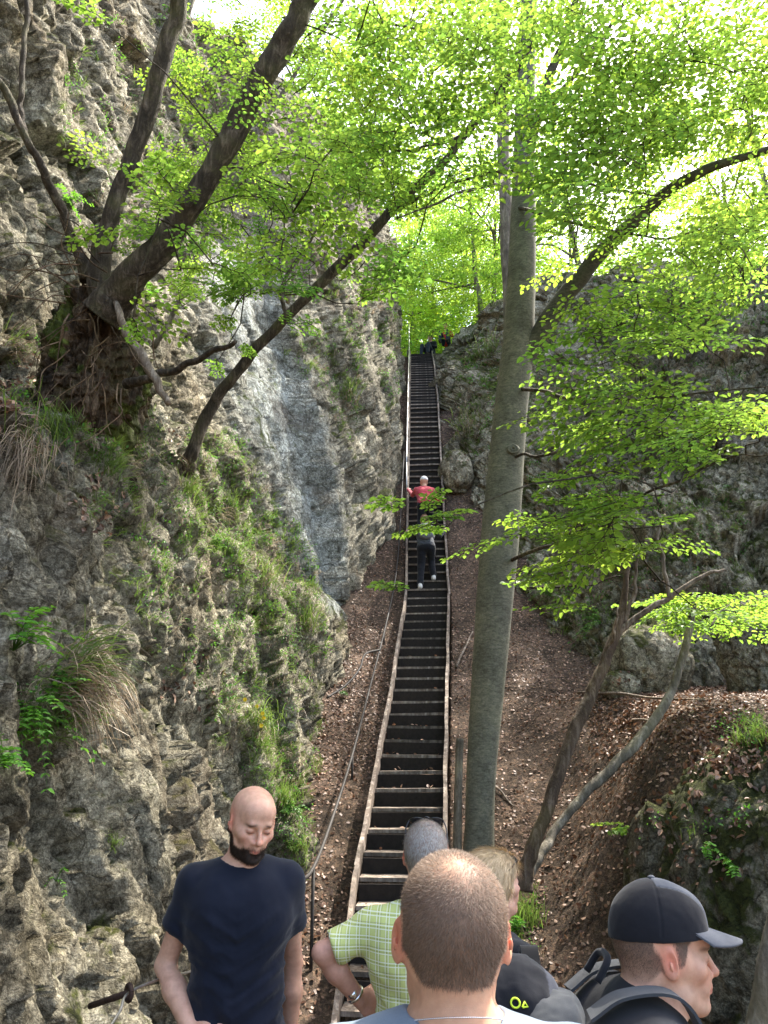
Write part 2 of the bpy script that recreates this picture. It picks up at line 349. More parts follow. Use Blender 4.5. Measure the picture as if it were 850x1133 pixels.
ztop = np.interp(ss, seg, [9.6, 9.5, 9.5, 9.7, 10.6, 11.4, 12.0, 12.6, 13.0, 13.2])
tt = np.linspace(-.09, 1, nv); h = tt[None, :] * np.maximum(ztop - zf, .3)[:, None]
lean = np.interp(ss, seg, [.35, .38, .42, .48, .55, .55, .5, .45, .4, .4])
ledge = .7 * sstep(.30, .42, tt)[None, :] * np.interp(ss, seg, [1, 1, 1, 1, 1.3, 1.3, .8, .4, 0, 0])[:, None]
back = lean[:, None] * h + ledge
extra = np.linspace(0, 1, 60)[1:]
back = np.concatenate([back, back[:, -1:] + 10 * extra[None, :] ** 1.5], 1); hz = np.concatenate([zf[:, None] + h, (zf[:, None] + h)[:, -1:] + .7 * np.sqrt(extra)[None, :]], 1)
nv2 = hz.shape[1]
P0 = np.stack([fxy[:, None, 0] + outd[:, None, 0] * back, fxy[:, None, 1] + outd[:, None, 1] * back, hz], -1)
dn = nrm(np.stack([-outd[:, 0], -outd[:, 1], np.full(ns, .35)], -1)); dn = np.repeat(dn[:, None, :], nv2, 1)
flat = np.concatenate([np.zeros(nv), np.ones(nv2 - nv) * .8])[None, :, None]; dn = nrm(dn * (1 - flat) + np.array([0, 0, 1]) * flat)
P0 = P0.reshape(-1, 3); dn = dn.reshape(-1, 3)
d = rock_disp(P0, 1.25, 300); P1 = P0 + dn * d[:, None]
colr = np.ones((len(P1), 3)) * (1 + .2 * fbm(P0 * .9, 3, 56))[:, None]
rc_me = mesh_np('cliff', P1, grid_quads(ns, nv2), col=colr)
right_obj = tag(link('cliff', rc_me, M['limestone_right']), 'broken mossy rock wall with grassy ledges right of the stairs', 'cliff', kind='structure')
# ------------------------------------------------------------------ boulders
def ico(sub):
    import bmesh
    bm = bmesh.new(); bmesh.ops.create_icosphere(bm, subdivisions=sub, radius=1); V = np.array([v.co[:] for v in bm.verts]); T = np.array([[v.index for v in f.verts] for f in bm.faces]); bm.free(); return V, T
ICO = {k: ico(k) for k in (3, 4, 5, 6, 7)}
BOULD = []
def boulder(c, r, seed, label, sub=6, mat='limestone_mossy', rz=0., amp=.5, box=.55, group=None, tone=1.0):
    V, T = ICO[sub]; c = np.array(c, float); r = np.array(r, float)
    B = V / np.maximum(np.abs(V).max(1, keepdims=True), 1e-6); U = V * (1 - box) + B * box
    R = np.array([[math.cos(rz), -math.sin(rz), 0], [math.sin(rz), math.cos(rz), 0], [0, 0, 1]]); P = (U * r) @ R.T
    s = r.mean(); d = rock_disp(P / s * .9 + seed * 3.1, amp * s, seed); W = P + nrm(U) * d[:, None]
    colr = np.full((len(W), 3), tone) * (1 + .15 * fbm(W / s, 3, seed))[:, None]
    o = link('boulder', mesh_np('boulder', W, tris=T, col=colr), M[mat], loc=Vector(c)); tag(o, label, 'rock', group); BOULD.append((W + c, T)); return o
boulder((2.85, 5.25, -1.15), (1.3, .95, 1.25), 11, 'huge rounded mossy rock behind the capped man with leaves on its top', 7, rz=.25, amp=.42, box=.12)
boulder((2.35, 3.75, -1.85), (1.1, .7, .75), 12, 'low dark rock at the bottom right behind the capped man', 6, rz=-.2, amp=.5, box=.2)
boulder((4.6, 8.9, 1.15), (.65, .5, .7), 13, 'pale upright boulder at the foot of the right rock wall', 6, 'limestone', rz=.5, amp=.6, box=.2)
boulder((3.35, 9.4, 1.05), (.5, .4, .5), 14, 'rounded grey boulder under the forked tree branches', 5, 'limestone_right', amp=.6, box=.15)
boulder((2.9, 9.2, .75), (.24, .2, .2), 15, 'small rounded stone at the edge of the leaf slope', 5, 'limestone_right', amp=.6, box=.05)
boulder((1.62, 15.3, 5.9), (.35, .5, .5), 16, 'pale rock bump close right of the middle of the stairs', 5, 'limestone_right', amp=.6, box=.05)
def small_stone(px, py, Y, r, seed, lab):
    p = PY(px, py, Y); boulder(p, (r, r * .8, r * .7), seed, lab, 4, 'limestone', amp=.4)
def bvh_of(mes):
    Vs = []; Ts = []; n = 0
    for V, F in mes: Vs.append(V); Ts.append(np.asarray(F) + n); n += len(V)
    V = np.vstack(Vs).tolist(); F = sum([t.tolist() for t in Ts], []); return BVHTree.FromPolygons(V, F)
def me_arr(me):
    V = np.empty(len(me.vertices) * 3, np.float32); me.vertices.foreach_get('co', V); V = V.reshape(-1, 3)
    I = np.empty(len(me.loops), np.int32); me.loops.foreach_get('vertex_index', I); return V, I.reshape(-1, 4)
BVH = bvh_of([me_arr(g_me), me_arr(lc_me), me_arr(rc_me)] + BOULD)
BVH_ROCK = bvh_of([me_arr(lc_me), me_arr(rc_me)] + BOULD)
def hit(px, py, bvh=None, maxd=80):
    r = nrm(ray(px, py)); loc, n, i, dist = (bvh or BVH).ray_cast(Vector((0, 0, 0)), Vector(r), maxd)
    if loc is None: return None, None
    n = np.array(n); n = n if np.dot(n, r) < 0 else -n
    return np.array(loc), n
# ------------------------------------------------------------------ wooden staircase
simple('gap_shade', (.016, .013, .011), .9, 25, .4, .5)  # near-black colour standing in for the shade between the treads
st = empty('wooden_staircase', (LAD[0, 0], LAD[0, 1], GROUND0)); tag(st, 'long steep wooden staircase with open risers climbing the gully', 'staircase')
def toparent(o, par):
    o.location = Vector(o.location) - Vector(par.location)
LW = .70
Yf = np.linspace(LAD[0, 1], LAD[-1, 1], 1200); lx, lz = lad_at(Yf)
ks = np.ones(25) / 25
for side, wid in ((-1, .5), (1, .5)):
    m = MB(); k = LAD.copy(); T = nrm(np.gradient(k, axis=0)); w = np.stack([T[:, 1], -T[:, 0], 0 * T[:, 0]], -1); w = nrm(w)
    off = LW / 2 + .02
    for i in range(len(k) - 1):                       # one plank per flight, butted at the kinks
        a = k[i] + w[i] * side * off; b = k[i + 1] + w[i + 1] * side * off; L = np.linalg.norm(b - a); t = (b - a) / L; s = nrm(np.cross(t, [0, 0, 1])); u = np.cross(s, t)
        nseg = max(3, int(L / .12)); hh = .085; th = .019
        tt = np.linspace(0, 1, nseg + 1); C = a + (b - a) * tt[:, None] + u * .035 + s * (fbm(np.stack([tt * 6 + i * 9, tt * 0 + side, tt * 0], -1), 3, 4) * .012)[:, None]
        j = (fbm(np.stack([tt * 14 + i * 9, tt * 0 + side, tt * 0], -1), 3, 9) * .008)[:, None]
        V = np.stack([C - s * th + u * (hh * .5 + j), C + s * th + u * (hh * .5 + j), C + s * th - u * hh, C - s * th - u * hh], 1).reshape(-1, 3)
        q = []
        for e in range(nseg):
            for c_ in range(4): q.append([e * 4 + c_, e * 4 + (c_ + 1) % 4, e * 4 + 4 + (c_ + 1) % 4, e * 4 + 4 + c_])
        q += [[3, 2, 1, 0], [nseg * 4, nseg * 4 + 1, nseg * 4 + 2, nseg * 4 + 3]]
        m.add(V, q, col=np.array([1, .97, .94]) * (1 + .15 * random.uniform(-1, 1)))
    o = m.build('side_rail', M['plank_wood'], st, smooth=False, loc=-Vector(st.location))
# rises grow with the steepness of the flight
treads = []; Y = 5.72
while Y < 22.3:
    x, z = lad_at(Y); treads.append((float(x), Y, float(z))); z0_ = z; Y0_ = Y
    while True:
        Y += .01; zz = lad_at(Y)[1]; sl_ = (zz - z0_) / (Y - Y0_)
        if zz - z0_ >= interp(sl_, [(.5, .155), (.7, .172), (1.2, .185), (1.4, .20)]) or Y > 22.4: break
for i, (x, Y, z) in enumerate(treads):
    Tt = np.array([lad_at(Y + .1)[0] - lad_at(Y - .1)[0], .2]); a = math.atan2(-Tt[0], Tt[1]) + random.uniform(-.025, .025)
    R = np.array([[math.cos(a), -math.sin(a), 0], [math.sin(a), math.cos(a), 0], [0, 0, 1]])
    tl = random.uniform(-.018, .018); R = R @ np.array([[math.cos(tl), 0, math.sin(tl)], [0, 1, 0], [-math.sin(tl), 0, math.cos(tl)]])
    dp = .20 if Y < 12 else .17; m = MB(); c = random.uniform(.42, 1.12)
    nx_ = 14; xs = np.linspace(-LW / 2 + .003, LW / 2 - .003, nx_ + 1); wv = fbm(np.stack([xs * 9 + i * 5, xs * 0, xs * 0], -1), 3, 31) * .004
    V = []
    for xx, w_ in zip(xs, wv):
        V += [[xx, w_, .0], [xx, w_, -.032], [xx, dp, -.032], [xx, dp, 0.0 + w_]]
    V = np.array(V) @ R.T; q = []
    for e in range(nx_):
        for c_ in range(4): q.append([e * 4 + c_, e * 4 + 4 + c_, e * 4 + 4 + (c_ + 1) % 4, e * 4 + (c_ + 1) % 4])
    q += [[0, 1, 2, 3], [nx_ * 4 + 3, nx_ * 4 + 2, nx_ * 4 + 1, nx_ * 4]]
    m.add(V, q, col=(c, c * .97, c * .93))
    if i + 1 < len(treads):                             # near-black board added as the shade in the open gap below the next tread
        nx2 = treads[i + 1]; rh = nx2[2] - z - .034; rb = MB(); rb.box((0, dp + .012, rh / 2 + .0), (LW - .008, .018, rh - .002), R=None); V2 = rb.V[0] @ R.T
        link('shade_board', mesh_np('shade_board', V2, np.vstack(rb.Q), col=np.ones((8, 3)), smooth=False), M['gap_shade'], st, Vector((x, Y, z)) - Vector(st.location))
    m.build('tread', M['plank_wood'], st, smooth=False, loc=Vector((x, Y, z)) - Vector(st.location))
TREADS = treads

# two rough earth steps held by boards below the first flight
def earth_step(px, py, Y, L, lab):
    p = PY(px, py, Y); m = MB(); xs = np.linspace(-L / 2, L / 2, 13)
    P = np.stack([xs + p[0], np.full(13, Y) + .01 * fbm(np.stack([xs * 5, xs * 0, xs * 0], -1), 2, 3), np.full(13, p[2])], -1)
    for k in range(12):
        m.box((P[k] + P[k + 1]) / 2 - [0, 0, .04], (L / 12 + .001, .03, .09), col=(.75, .72, .68))
    # one joined board
    o = m.build('step_board', M['plank_wood'], None, smooth=False); tag(o, lab, 'step board'); return o
m = MB()
p = PY(384, 1063, 5.0); m.box((0, 0, 0), (.62, .035, .07), col=(.8, .77, .72)); m.box((.0, .10, .045), (.62, .16, .02), col=(.7, .66, .6))
o = m.build('step_board', M['plank_wood'], smooth=False, loc=Vector((p[0] + .12, 4.75, -1.86))); tag(o, 'weathered step board under the bent elbow of the green checked shirt', 'step board')
m = MB(); m.box((0, 0, 0), (.5, .04, .10), col=(.6, .55, .5)); o = m.build('step_board', M['plank_wood'], smooth=False, loc=Vector((-.35, 5.0, -1.90))); tag(o, 'dark low step board at the bottom of the path by the wristwatch', 'step board')
# ------------------------------------------------------------------ handrails and cable
def rail(pts, r, name, lab, mat='iron', posts=()):
    e = empty(name, pts[0]); tag(e, lab, 'handrail'); P = curve(pts, len(pts) * 8)
    MB().tube(P, r, 8).build('rail', M[mat], e, loc=-Vector(e.location))
    for a in posts:
        a = np.array(a); g = float(ground_z(a[0:1], a[1:2])[0]) - .12
        MB().tube([[a[0], a[1], g], [a[0], a[1], a[2]]], r * .9, 8).build('post', M[mat], e, loc=-Vector(e.location))
    return e
rp = [PY(322, 958, 5.6), PY(332, 972, 5.9), PY(347, 960, 6.3), PY(368, 905, 7.3), PY(390, 835, 8.6), PY(409, 762, 10.2), PY(425, 700, 11.6), PY(436, 650, 12.8), PY(441, 610, 13.6), PY(444, 560, 14.4), PY(447, 500, 15.6)]
rail(rp, .015, 'handrail', 'long dark iron handrail curving up beside the left of the stairs', posts=(rp[2], rp[4], rp[6], rp[8], rp[10]))
rp = [PY(325, 962, 5.55), PY(345, 966, 5.9), PY(352, 962, 6.1)]
rp = [PY(362, 772, 9.6), PY(383, 758, 9.9), PY(398, 740, 10.2), PY(404, 724, 10.5), PY(420, 719, 10.9)]
rail(rp, .015, 'handrail', 'short bent iron rail reaching from the left rock to the long handrail')
lr = [np.array([lad_at(y)[0] - .40, y, lad_at(y)[1] + .62]) for y in (15.0, 16.5, 18, 19.5, 21, 22.3)]
lr[-1][2] += .5
rail(lr, .016, 'handrail', 'thin pale rail along the left edge of the upper stairs', 'steel', posts=(lr[0], lr[2], lr[4], lr[5]))
# eye bolt with the steel cable at the bottom left
e = empty('eye_bolt', PD(118, 1108, 2.45)); tag(e, 'rusty eye bolt drilled into the rock at the bottom left', 'bolt')
L0 = -Vector(e.location); a = PD(100, 1113, 2.62); b = PD(141, 1099, 2.42)
MB().tube([a, b], .0105, 10).build('shank', M['rust'], e, loc=L0)
T = nrm(b - a); side = nrm(np.cross(T, [0, 0, 1])); u = np.cross(side, T); cc = b + T * .012
ang = np.linspace(0, 2 * PI, 25); MB().tube([cc + .022 * (T * math.cos(t) + u * math.sin(t)) for t in ang], .008, 8, cap=False).build('eye', M['rust'], e, loc=L0)
cb = curve([PD(112, 1150, 2.2), PD(132, 1120, 2.32), cc, PD(180, 1082, 2.62), PD(235, 1060, 3.3), PD(322, 985, 5.0), PD(330, 966, 5.6)], 60)
o = MB().tube(cb, .0045, 6).build('safety_cable', M['steel']); tag(o, 'thin steel safety cable running through the eye bolt behind the navy shirt', 'cable')
# ------------------------------------------------------------------ leaves, sprays, trees
def leaf_arrays(C, D, N, L, W, col, fold=.18, droop=.12):
    D = nrm(D); S = nrm(np.cross(N, D)); N = np.cross(D, S); L = L[:, None]; W = W[:, None]
    base = C; tip = C + D * L - N * L * droop; a1 = C + D * L * .32; a2 = C + D * L * .72 - N * L * droop * .5
    up = N * W * fold
    V = np.stack([base, a1 + S * W * .5 + up, a2 + S * W * .40 + up, tip, a2 - S * W * .40 + up, a1 - S * W * .5 + up], 1).reshape(-1, 3)
    i = np.arange(len(C))[:, None] * 6; Q = np.concatenate([i + [0, 3, 2, 1], i + [0, 5, 4, 3]]).reshape(-1, 4)
    return V, Q, np.repeat(col, 6, 0)
def spray_template(seed, L=.75, leaf=.062):
    r = np.random.default_rng(seed); segs = []; lv = []
    nodes = np.linspace(.06, 1, 11); axis = lambda t: np.array([L * t, .05 * math.sin(t * 5 + seed), -.10 * t * t * L])
    prev = axis(0)
    for k, t in enumerate(nodes):
        p = axis(t); segs.append((prev, p, .0035 * (1.2 - t), .0035 * (1.1 - t))); prev = p
        sgn = 1 if k % 2 else -1; sl = L * (.48 * (1 - t) ** .7 * min(1, t * 3 + .4) + .05) * r.uniform(.7, 1.15); an = math.radians(r.uniform(38, 60)) * sgn
        dr = np.array([math.cos(an), math.sin(an), r.uniform(-.18, .08)]); q = p + dr * sl; segs.append((p, q, .0022, .001))
        m = max(1, int(sl / .040))
        for i in range(m):
            s = (i + .8) / m; c = p + dr * sl * s - np.array([0, 0, .03 * s * s * sl]); la = an + math.radians(r.uniform(30, 60)) * (1 if i % 2 else -1) * (0.25 if i == m - 1 else 1)
            lv.append((c, [math.cos(la), math.sin(la), r.uniform(-.35, .05)], [r.normal(0, .28), r.normal(0, .28), 1], leaf * r.uniform(.65, 1.2)))
        lv.append((p, [math.cos(-an * .8), math.sin(-an * .8), r.uniform(-.2, .1)], [r.normal(0, .25), r.normal(0, .25), 1], leaf * r.uniform(.7, 1.1)))
    A = lambda i: np.array([x[i] for x in lv], float)
    return dict(C=A(0), D=A(1), N=A(2), L=A(3), segs=np.array([np.concatenate([s[0], s[1], [s[2], s[3]]]) for s in segs]))
SPRAYS = [spray_template(s) for s in range(10)]
def rotm(az, tilt, roll):
    ca, sa, ct, st_, cr, sr = math.cos(az), math.sin(az), math.cos(tilt), math.sin(tilt), math.cos(roll), math.sin(roll)
    return np.array([[ca, -sa, 0], [sa, ca, 0], [0, 0, 1]]) @ np.array([[ct, 0, -st_], [0, 1, 0], [st_, 0, ct]]) @ np.array([[1, 0, 0], [0, cr, -sr], [0, sr, cr]])
def seg_tubes(A, B, ra, rb):
    T = nrm(B - A); up = np.where(np.abs(T[:, 2:3]) < .9, [[0, 0, 1.]], [[1., 0, 0]]); U = nrm(np.cross(T, up)); W = np.cross(T, U); V = []
    for base, r in ((A, ra), (B, rb)):
        for k in range(3):
            a = k * 2 * PI / 3; V.append(base + (U * math.cos(a) + W * math.sin(a)) * r[:, None])
    V = np.stack(V, 1).reshape(-1, 3); i = np.arange(len(A))[:, None] * 6
    return V, np.concatenate([i + [k, (k + 1) % 3, (k + 1) % 3 + 3, k + 3] for k in range(3)]).reshape(-1, 4)
def crown(spots, mat, parent, r, skeleton=None, tone=(1, 1, 1), var=.25, leafscale=1.0, name='crown', twigmat='bark_dark', linkp=.55, droopaz=None):
    """spots: list of (position, scale). Leaf sprays joined by thin branches to the tree's skeleton points."""
    off = -Vector(parent.location) if parent is not None else Vector((0, 0, 0))
    MBL = MB(); sg = []
    Vs, Qs, Cs = [], [], []; n = 0
    sk = [np.asarray(s, float) for s in (skeleton if skeleton is not None else [])]; skA = np.array(sk) if sk else np.zeros((0, 3))
    if len(skA):
        order = np.argsort([np.linalg.norm(skA - p, axis=1).min() for p, s in spots])
    else: order = range(len(spots))
    for oi in order:
        p, sc = spots[oi]; p = np.asarray(p, float); tpl = SPRAYS[r.integers(len(SPRAYS))]; az = r.uniform(0, 2 * PI)
        if len(skA):
            dd = np.linalg.norm(skA - p, axis=1); j = int(dd.argmin()); src = skA[j]
            v = p - src; az = math.atan2(v[1], v[0]) + r.normal(0, .5) if dd[j] > .05 else az
            start = p - .25 * sc * np.array([math.cos(az), math.sin(az), 0])
            if r.random() < linkp and dd[j] < 3.5:
                m = max(2, int(dd[j] / .25) + 1); t = np.linspace(0, 1, m + 1)[:, None]; path = src + (start - src) * t + np.array([0, 0, .12 * dd[j]]) * (t * (1 - t)) * 4 * .5
                path[1:-1] += r.normal(0, .025, (m - 1, 3)); R0 = .005 + .0035 * dd[j]; rr = np.linspace(R0, .004, m + 1)
                for a in range(m): sg.append(np.concatenate([path[a], path[a + 1], [rr[a], rr[a + 1]]]))
                skA = np.vstack([skA, path[1:]])
        else: start = p - .35 * sc * np.array([math.cos(az), math.sin(az), 0])
        R = rotm(az, r.normal(-.08, .16), r.normal(0, .22)); k = len(tpl['C'])
        keep = r.random(k) < .92; C = (tpl['C'][keep] * sc) @ R.T + start; D = tpl['D'][keep] @ R.T; N = (tpl['N'][keep] + r.normal(0, .1, (keep.sum(), 3))) @ R.T; L = tpl['L'][keep] * leafscale * r.uniform(.85, 1.15) * min(1, .45 + .55 * sc)
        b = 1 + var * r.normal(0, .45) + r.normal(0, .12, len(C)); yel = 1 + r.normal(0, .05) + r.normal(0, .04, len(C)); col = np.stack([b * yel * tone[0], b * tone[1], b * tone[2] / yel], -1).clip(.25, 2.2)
        V, Q, cc = leaf_arrays(C, D, N, L, L * .66, col); Vs.append(V); Qs.append(Q + n); Cs.append(cc); n += len(V)
        s_ = tpl['segs'].copy(); A = (s_[:, :3] * sc) @ R.T + start; B = (s_[:, 3:6] * sc) @ R.T + start; sg += list(np.concatenate([A, B, s_[:, 6:]], 1))
    o = link(name, mesh_np(name, np.vstack(Vs), np.vstack(Qs), col=np.vstack(Cs), smooth=False), M[mat], parent, off)
    sg = np.array(sg); V, Q = seg_tubes(sg[:, :3], sg[:, 3:6], sg[:, 6], sg[:, 7])
    link('twigs', mesh_np('twigs', V, Q, col=np.ones((len(V), 3)) * .8), M[twigmat], parent, off)
    return o
KEEP = [([(572, 410), (592, 380), (640, 310), (700, 245), (760, 198), (850, 165)], 42, 7.3), ([(566, 620), (573, 400), (578, 215)], 40, 7.5), ([(578, 215), (582, 60), (586, 0)], 22, 7.5), ([(265, 408), (320, 348), (380, 290), (430, 236), (490, 180), (545, 108)], 17, 6.4), ([(118, 345), (125, 240), (150, 160), (178, 75), (200, 0)], 24, 5.2), ([(112, 350), (190, 258), (235, 190), (275, 115), (315, 45), (345, -10)], 30, 5.2), ([(600, 110), (628, 30)], 14, 7), ([(672, 720), (740, 662), (803, 630)], 10, 6.5)]
def segd(x, y, L):
    b = 1e9
    for (x0, y0), (x1, y1) in zip(L[:-1], L[1:]):
        t = max(0, min(1, ((x - x0) * (x1 - x0) + (y - y0) * (y1 - y0)) / ((x1 - x0) ** 2 + (y1 - y0) ** 2))); b = min(b, math.hypot(x - x0 - t * (x1 - x0), y - y0 - t * (y1 - y0)))
    return b
def region(r, n, ell, drange, sc=(.7, 1.2)):
    """n spots inside picture ellipses (cx, cy, rx, ry, weight) at depths in drange"""
    out = []; w = np.array([e[4] if len(e) > 4 else e[2] * e[3] for e in ell], float); w /= w.sum()
    for _ in range(n):
        e = ell[r.choice(len(ell), p=w)]; a = r.uniform(0, 2 * PI); q = math.sqrt(r.random()); d = r.uniform(*drange)
        qx, qy = e[0] + e[2] * q * math.cos(a), e[1] + e[3] * q * math.sin(a)
        if any(d < kd and segd(qx, qy, kl) < kw and r.random() < .85 for kl, kw, kd in KEEP): continue
        if 380 < qy < 560 and 440 < qx < 505: continue
        out.append((PD(e[0] + e[2] * q * math.cos(a), e[1] + e[3] * q * math.sin(a), d), r.uniform(*sc)))
    return out
def stem(name, pts, widths, mat, parent, n=16, rough=.16, wob=.0, seed=0, dens=9, col=(1, 1, 1), flare=0, thick=.92):
    """pts (px, py, Y) in the photograph; widths in photo pixels"""
    P = np.array([PY(*q) for q in pts]); zc = project(P)[2]; qq = np.array(pts, float); ext = np.hypot((qq[:, 0] - CX) / FPX, (qq[:, 1] - CY) / FPX); R = np.array(widths) * .5 * zc / FPX / (1 + np.minimum(ext, .75) ** 2) ** .75 * thick
    m = len(P) * dens; Pc = curve(np.column_stack([P, R]), m); pts3 = Pc[:, :3]; r_ = Pc[:, 3]
    if wob: pts3 = curve(P, m, wob, seed)
    if flare:
        r_ = r_ * (1 + flare * np.exp(-np.linalg.norm(pts3 - pts3[0], axis=1) / .22))
    off = -Vector(parent.location) if parent is not None else Vector((0, 0, 0))
    o = MB().tube(pts3, r_, n, col=col, rough=rough, seed=seed).build(name, M[mat], parent, loc=off)
    return o, pts3
# --- main beech
B0 = PY(531, 940, 7.1); B0[2] = ground_z(B0[0:1], B0[1:2])[0] - .05
beech = empty('beech_tree', B0); tag(beech, 'tall smooth grey beech with a knot, right beside the stairs', 'tree')
_, s1 = stem('trunk', [(529, 975, 7.1), (530, 930, 7.1), (533, 850, 7.1), (542, 733, 7.1), (553, 600, 7.1), (563, 480, 7.1), (573, 380, 7.1), (578, 280, 7.1), (580, 180, 7.2), (583, 60, 7.3), (590, -80, 7.4), (600, -300, 7.6)], [46, 40, 39, 43, 46, 42, 40, 36, 32, 28, 24, 16], 'bark_beech', beech, 28, .05, seed=3, dens=12, flare=.28)
_, s2 = stem('limb', [(572, 410, 7.1), (592, 380, 7.05), (640, 310, 6.8), (700, 245, 6.5), (760, 198, 6.2), (850, 165, 5.9), (960, 120, 5.6)], [26, 25, 20, 17, 14, 10, 5], 'bark_beech', beech, 18, .10, .015, seed=5, col=(.6, .58, .55), thick=1.05)
_, s3 = stem('limb', [(578, 190, 7.15), (600, 110, 7.0), (628, 30, 6.8), (650, -60, 6.6)], [15, 15, 12, 8], 'bark_beech', beech, 14, .15, .02, seed=6, col=(.5, .45, .4))
_, s4 = stem('limb', [(600, 130, 7.0), (650, 65, 6.8), (690, 5, 6.6), (720, -60, 6.4)], [8, 7, 6, 4], 'bark_beech', beech, 10, .15, .02, seed=7, col=(.5, .45, .4))
thin = []
for i, (pp, ww) in enumerate([([(575, 190, 7.0), (540, 205, 6.2), (480, 225, 5.6), (440, 240, 5.3)], [6, 5, 3, 2]), ([(580, 115, 7.1), (640, 104, 6.4), (700, 98, 6.0), (790, 80, 5.6)], [6, 5, 4, 2]), ([(580, 210, 7.0), (640, 200, 6.3), (690, 216, 5.8), (740, 208, 5.5)], [5, 4, 3, 2]),
      ([(566, 620, 7.0), (600, 608, 6.2), (660, 575, 5.6), (720, 545, 5.2), (800, 510, 4.9), (860, 500, 4.7)], [5, 4.5, 4, 3.5, 3, 2]), ([(568, 505, 7.0), (600, 503, 6.4), (640, 495, 6.0), (700, 500, 5.8)], [4, 3.5, 3, 2]),
      ([(573, 60, 7.2), (500, 40, 6.5), (430, 25, 6.0), (330, 20, 5.7)], [6, 5, 4, 2]), ([(575, 230, 7.0), (650, 250, 6.0), (740, 262, 5.4), (830, 240, 5.1)], [5, 4, 3, 2]), ([(560, 640, 7), (592, 650, 6.4), (640, 645, 6.0), (690, 640, 5.8)], [4, 3, 2.5, 2]), ([(572, 430, 7.05), (650, 440, 6.0), (740, 440, 5.3), (850, 430, 4.9)], [5, 4, 3, 2])]):
    _, s = stem('branch', pp, ww, 'bark_dark', beech, 7, .1, .03, seed=20 + i, dens=6); thin.append(s[2:])
# knot where a limb broke off
kp = PY(564, 505, 7.1) + np.array([0.0, -.20, 0]); m = MB(); a = np.linspace(0, 2 * PI, 20)
for rr_, dy in ((.062, .03), (.046, 0), (.022, -.002)): m.tube([kp + [rr_ * math.cos(t), dy, rr_ * .9 * math.sin(t)] for t in a], .016, 7, cap=False, rough=.2)
m.build('knot', M['bark_beech'], beech, loc=-Vector(beech.location))
r = np.random.default_rng(11)
S = []
S += region(r, 185, [(700, 60, 175, 110), (650, 150, 100, 90), (790, 130, 90, 110)], (5.5, 7.8))
S += region(r, 34, [(820, 30, 60, 60), (800, 260, 70, 50)], (7, 9))
S += region(r, 62, [(690, 230, 90, 70), (800, 230, 70, 60), (640, 300, 50, 70)], (4.8, 7.5))
S += region(r, 26, [(650, 330, 40, 60), (780, 330, 60, 60)], (5.2, 6.6), (.6, 1.0))
S += region(r, 58, [(690, 340, 60, 60), (640, 440, 70, 60), (740, 460, 90, 45), (700, 400, 60, 50)], (4.8, 6.2), (.6, 1.0))
S += region(r, 42, [(640, 540, 80, 50), (760, 480, 70, 40), (690, 580, 70, 30), (830, 470, 35, 40)], (4.4, 5.6), (.55, .95))
S += region(r, 26, [(590, 590, 45, 22), (810, 672, 50, 20), (600, 640, 40, 18), (640, 600, 60, 24)], (4.6, 5.6), (.5, .8))
S += region(r, 10, [(500, 575, 45, 16), (455, 650, 18, 12), (440, 545, 25, 14), (480, 610, 35, 12)], (3.9, 4.6), (.28, .42))
S += region(r, 7, [(645, 640, 60, 30)], (5, 5.6), (.5, .8))
S += region(r, 72, [(480, 70, 110, 80), (430, 140, 90, 60), (540, 130, 60, 60)], (5.5, 8.5))
S += region(r, 16, [(480, 200, 70, 40), (600, 250, 30, 80)], (5.5, 7.5), (.6, 1))
S += region(r, 34, [(600, -140, 420, 130), (350, -90, 250, 80)], (5.0, 9.0), (.9, 1.4))
sd_ = np.array([.405, .364, .839])
for hp in [(.1, 1.2, -.15), (.1, 1.2, -.15), (.14, 1.15, -.15), (.5, 1.5, -.3), (.1, 2.8, -.3), (-.5, 2.8, -.3), (-.3, 3.5, -1)]:
    for _ in range(5): S.append((np.array(hp) + sd_ * r.uniform(6.2, 9.5) + r.normal(0, .38, 3), r.uniform(.9, 1.3)))  # unseen sprays added along the sun ray to shade the people's heads
crown(S, 'leaf_beech', beech, r, np.vstack([s1[60:], s2, s3, s4] + thin), linkp=.5)
# cut stump beside the beech
P0_ = PY(507, 935, 6.95); e = empty('tree_stump', (P0_[0], P0_[1], float(ground_z(P0_[0:1], P0_[1:2])[0]))); tag(e, 'thin cut off sapling stump standing left against the beech foot', 'stump')
stem('trunk', [(506, 945, 6.95), (507, 880, 6.95), (509, 817, 6.95)], [13, 11, 10], 'bark_grey', e, 12, .06, seed=8)
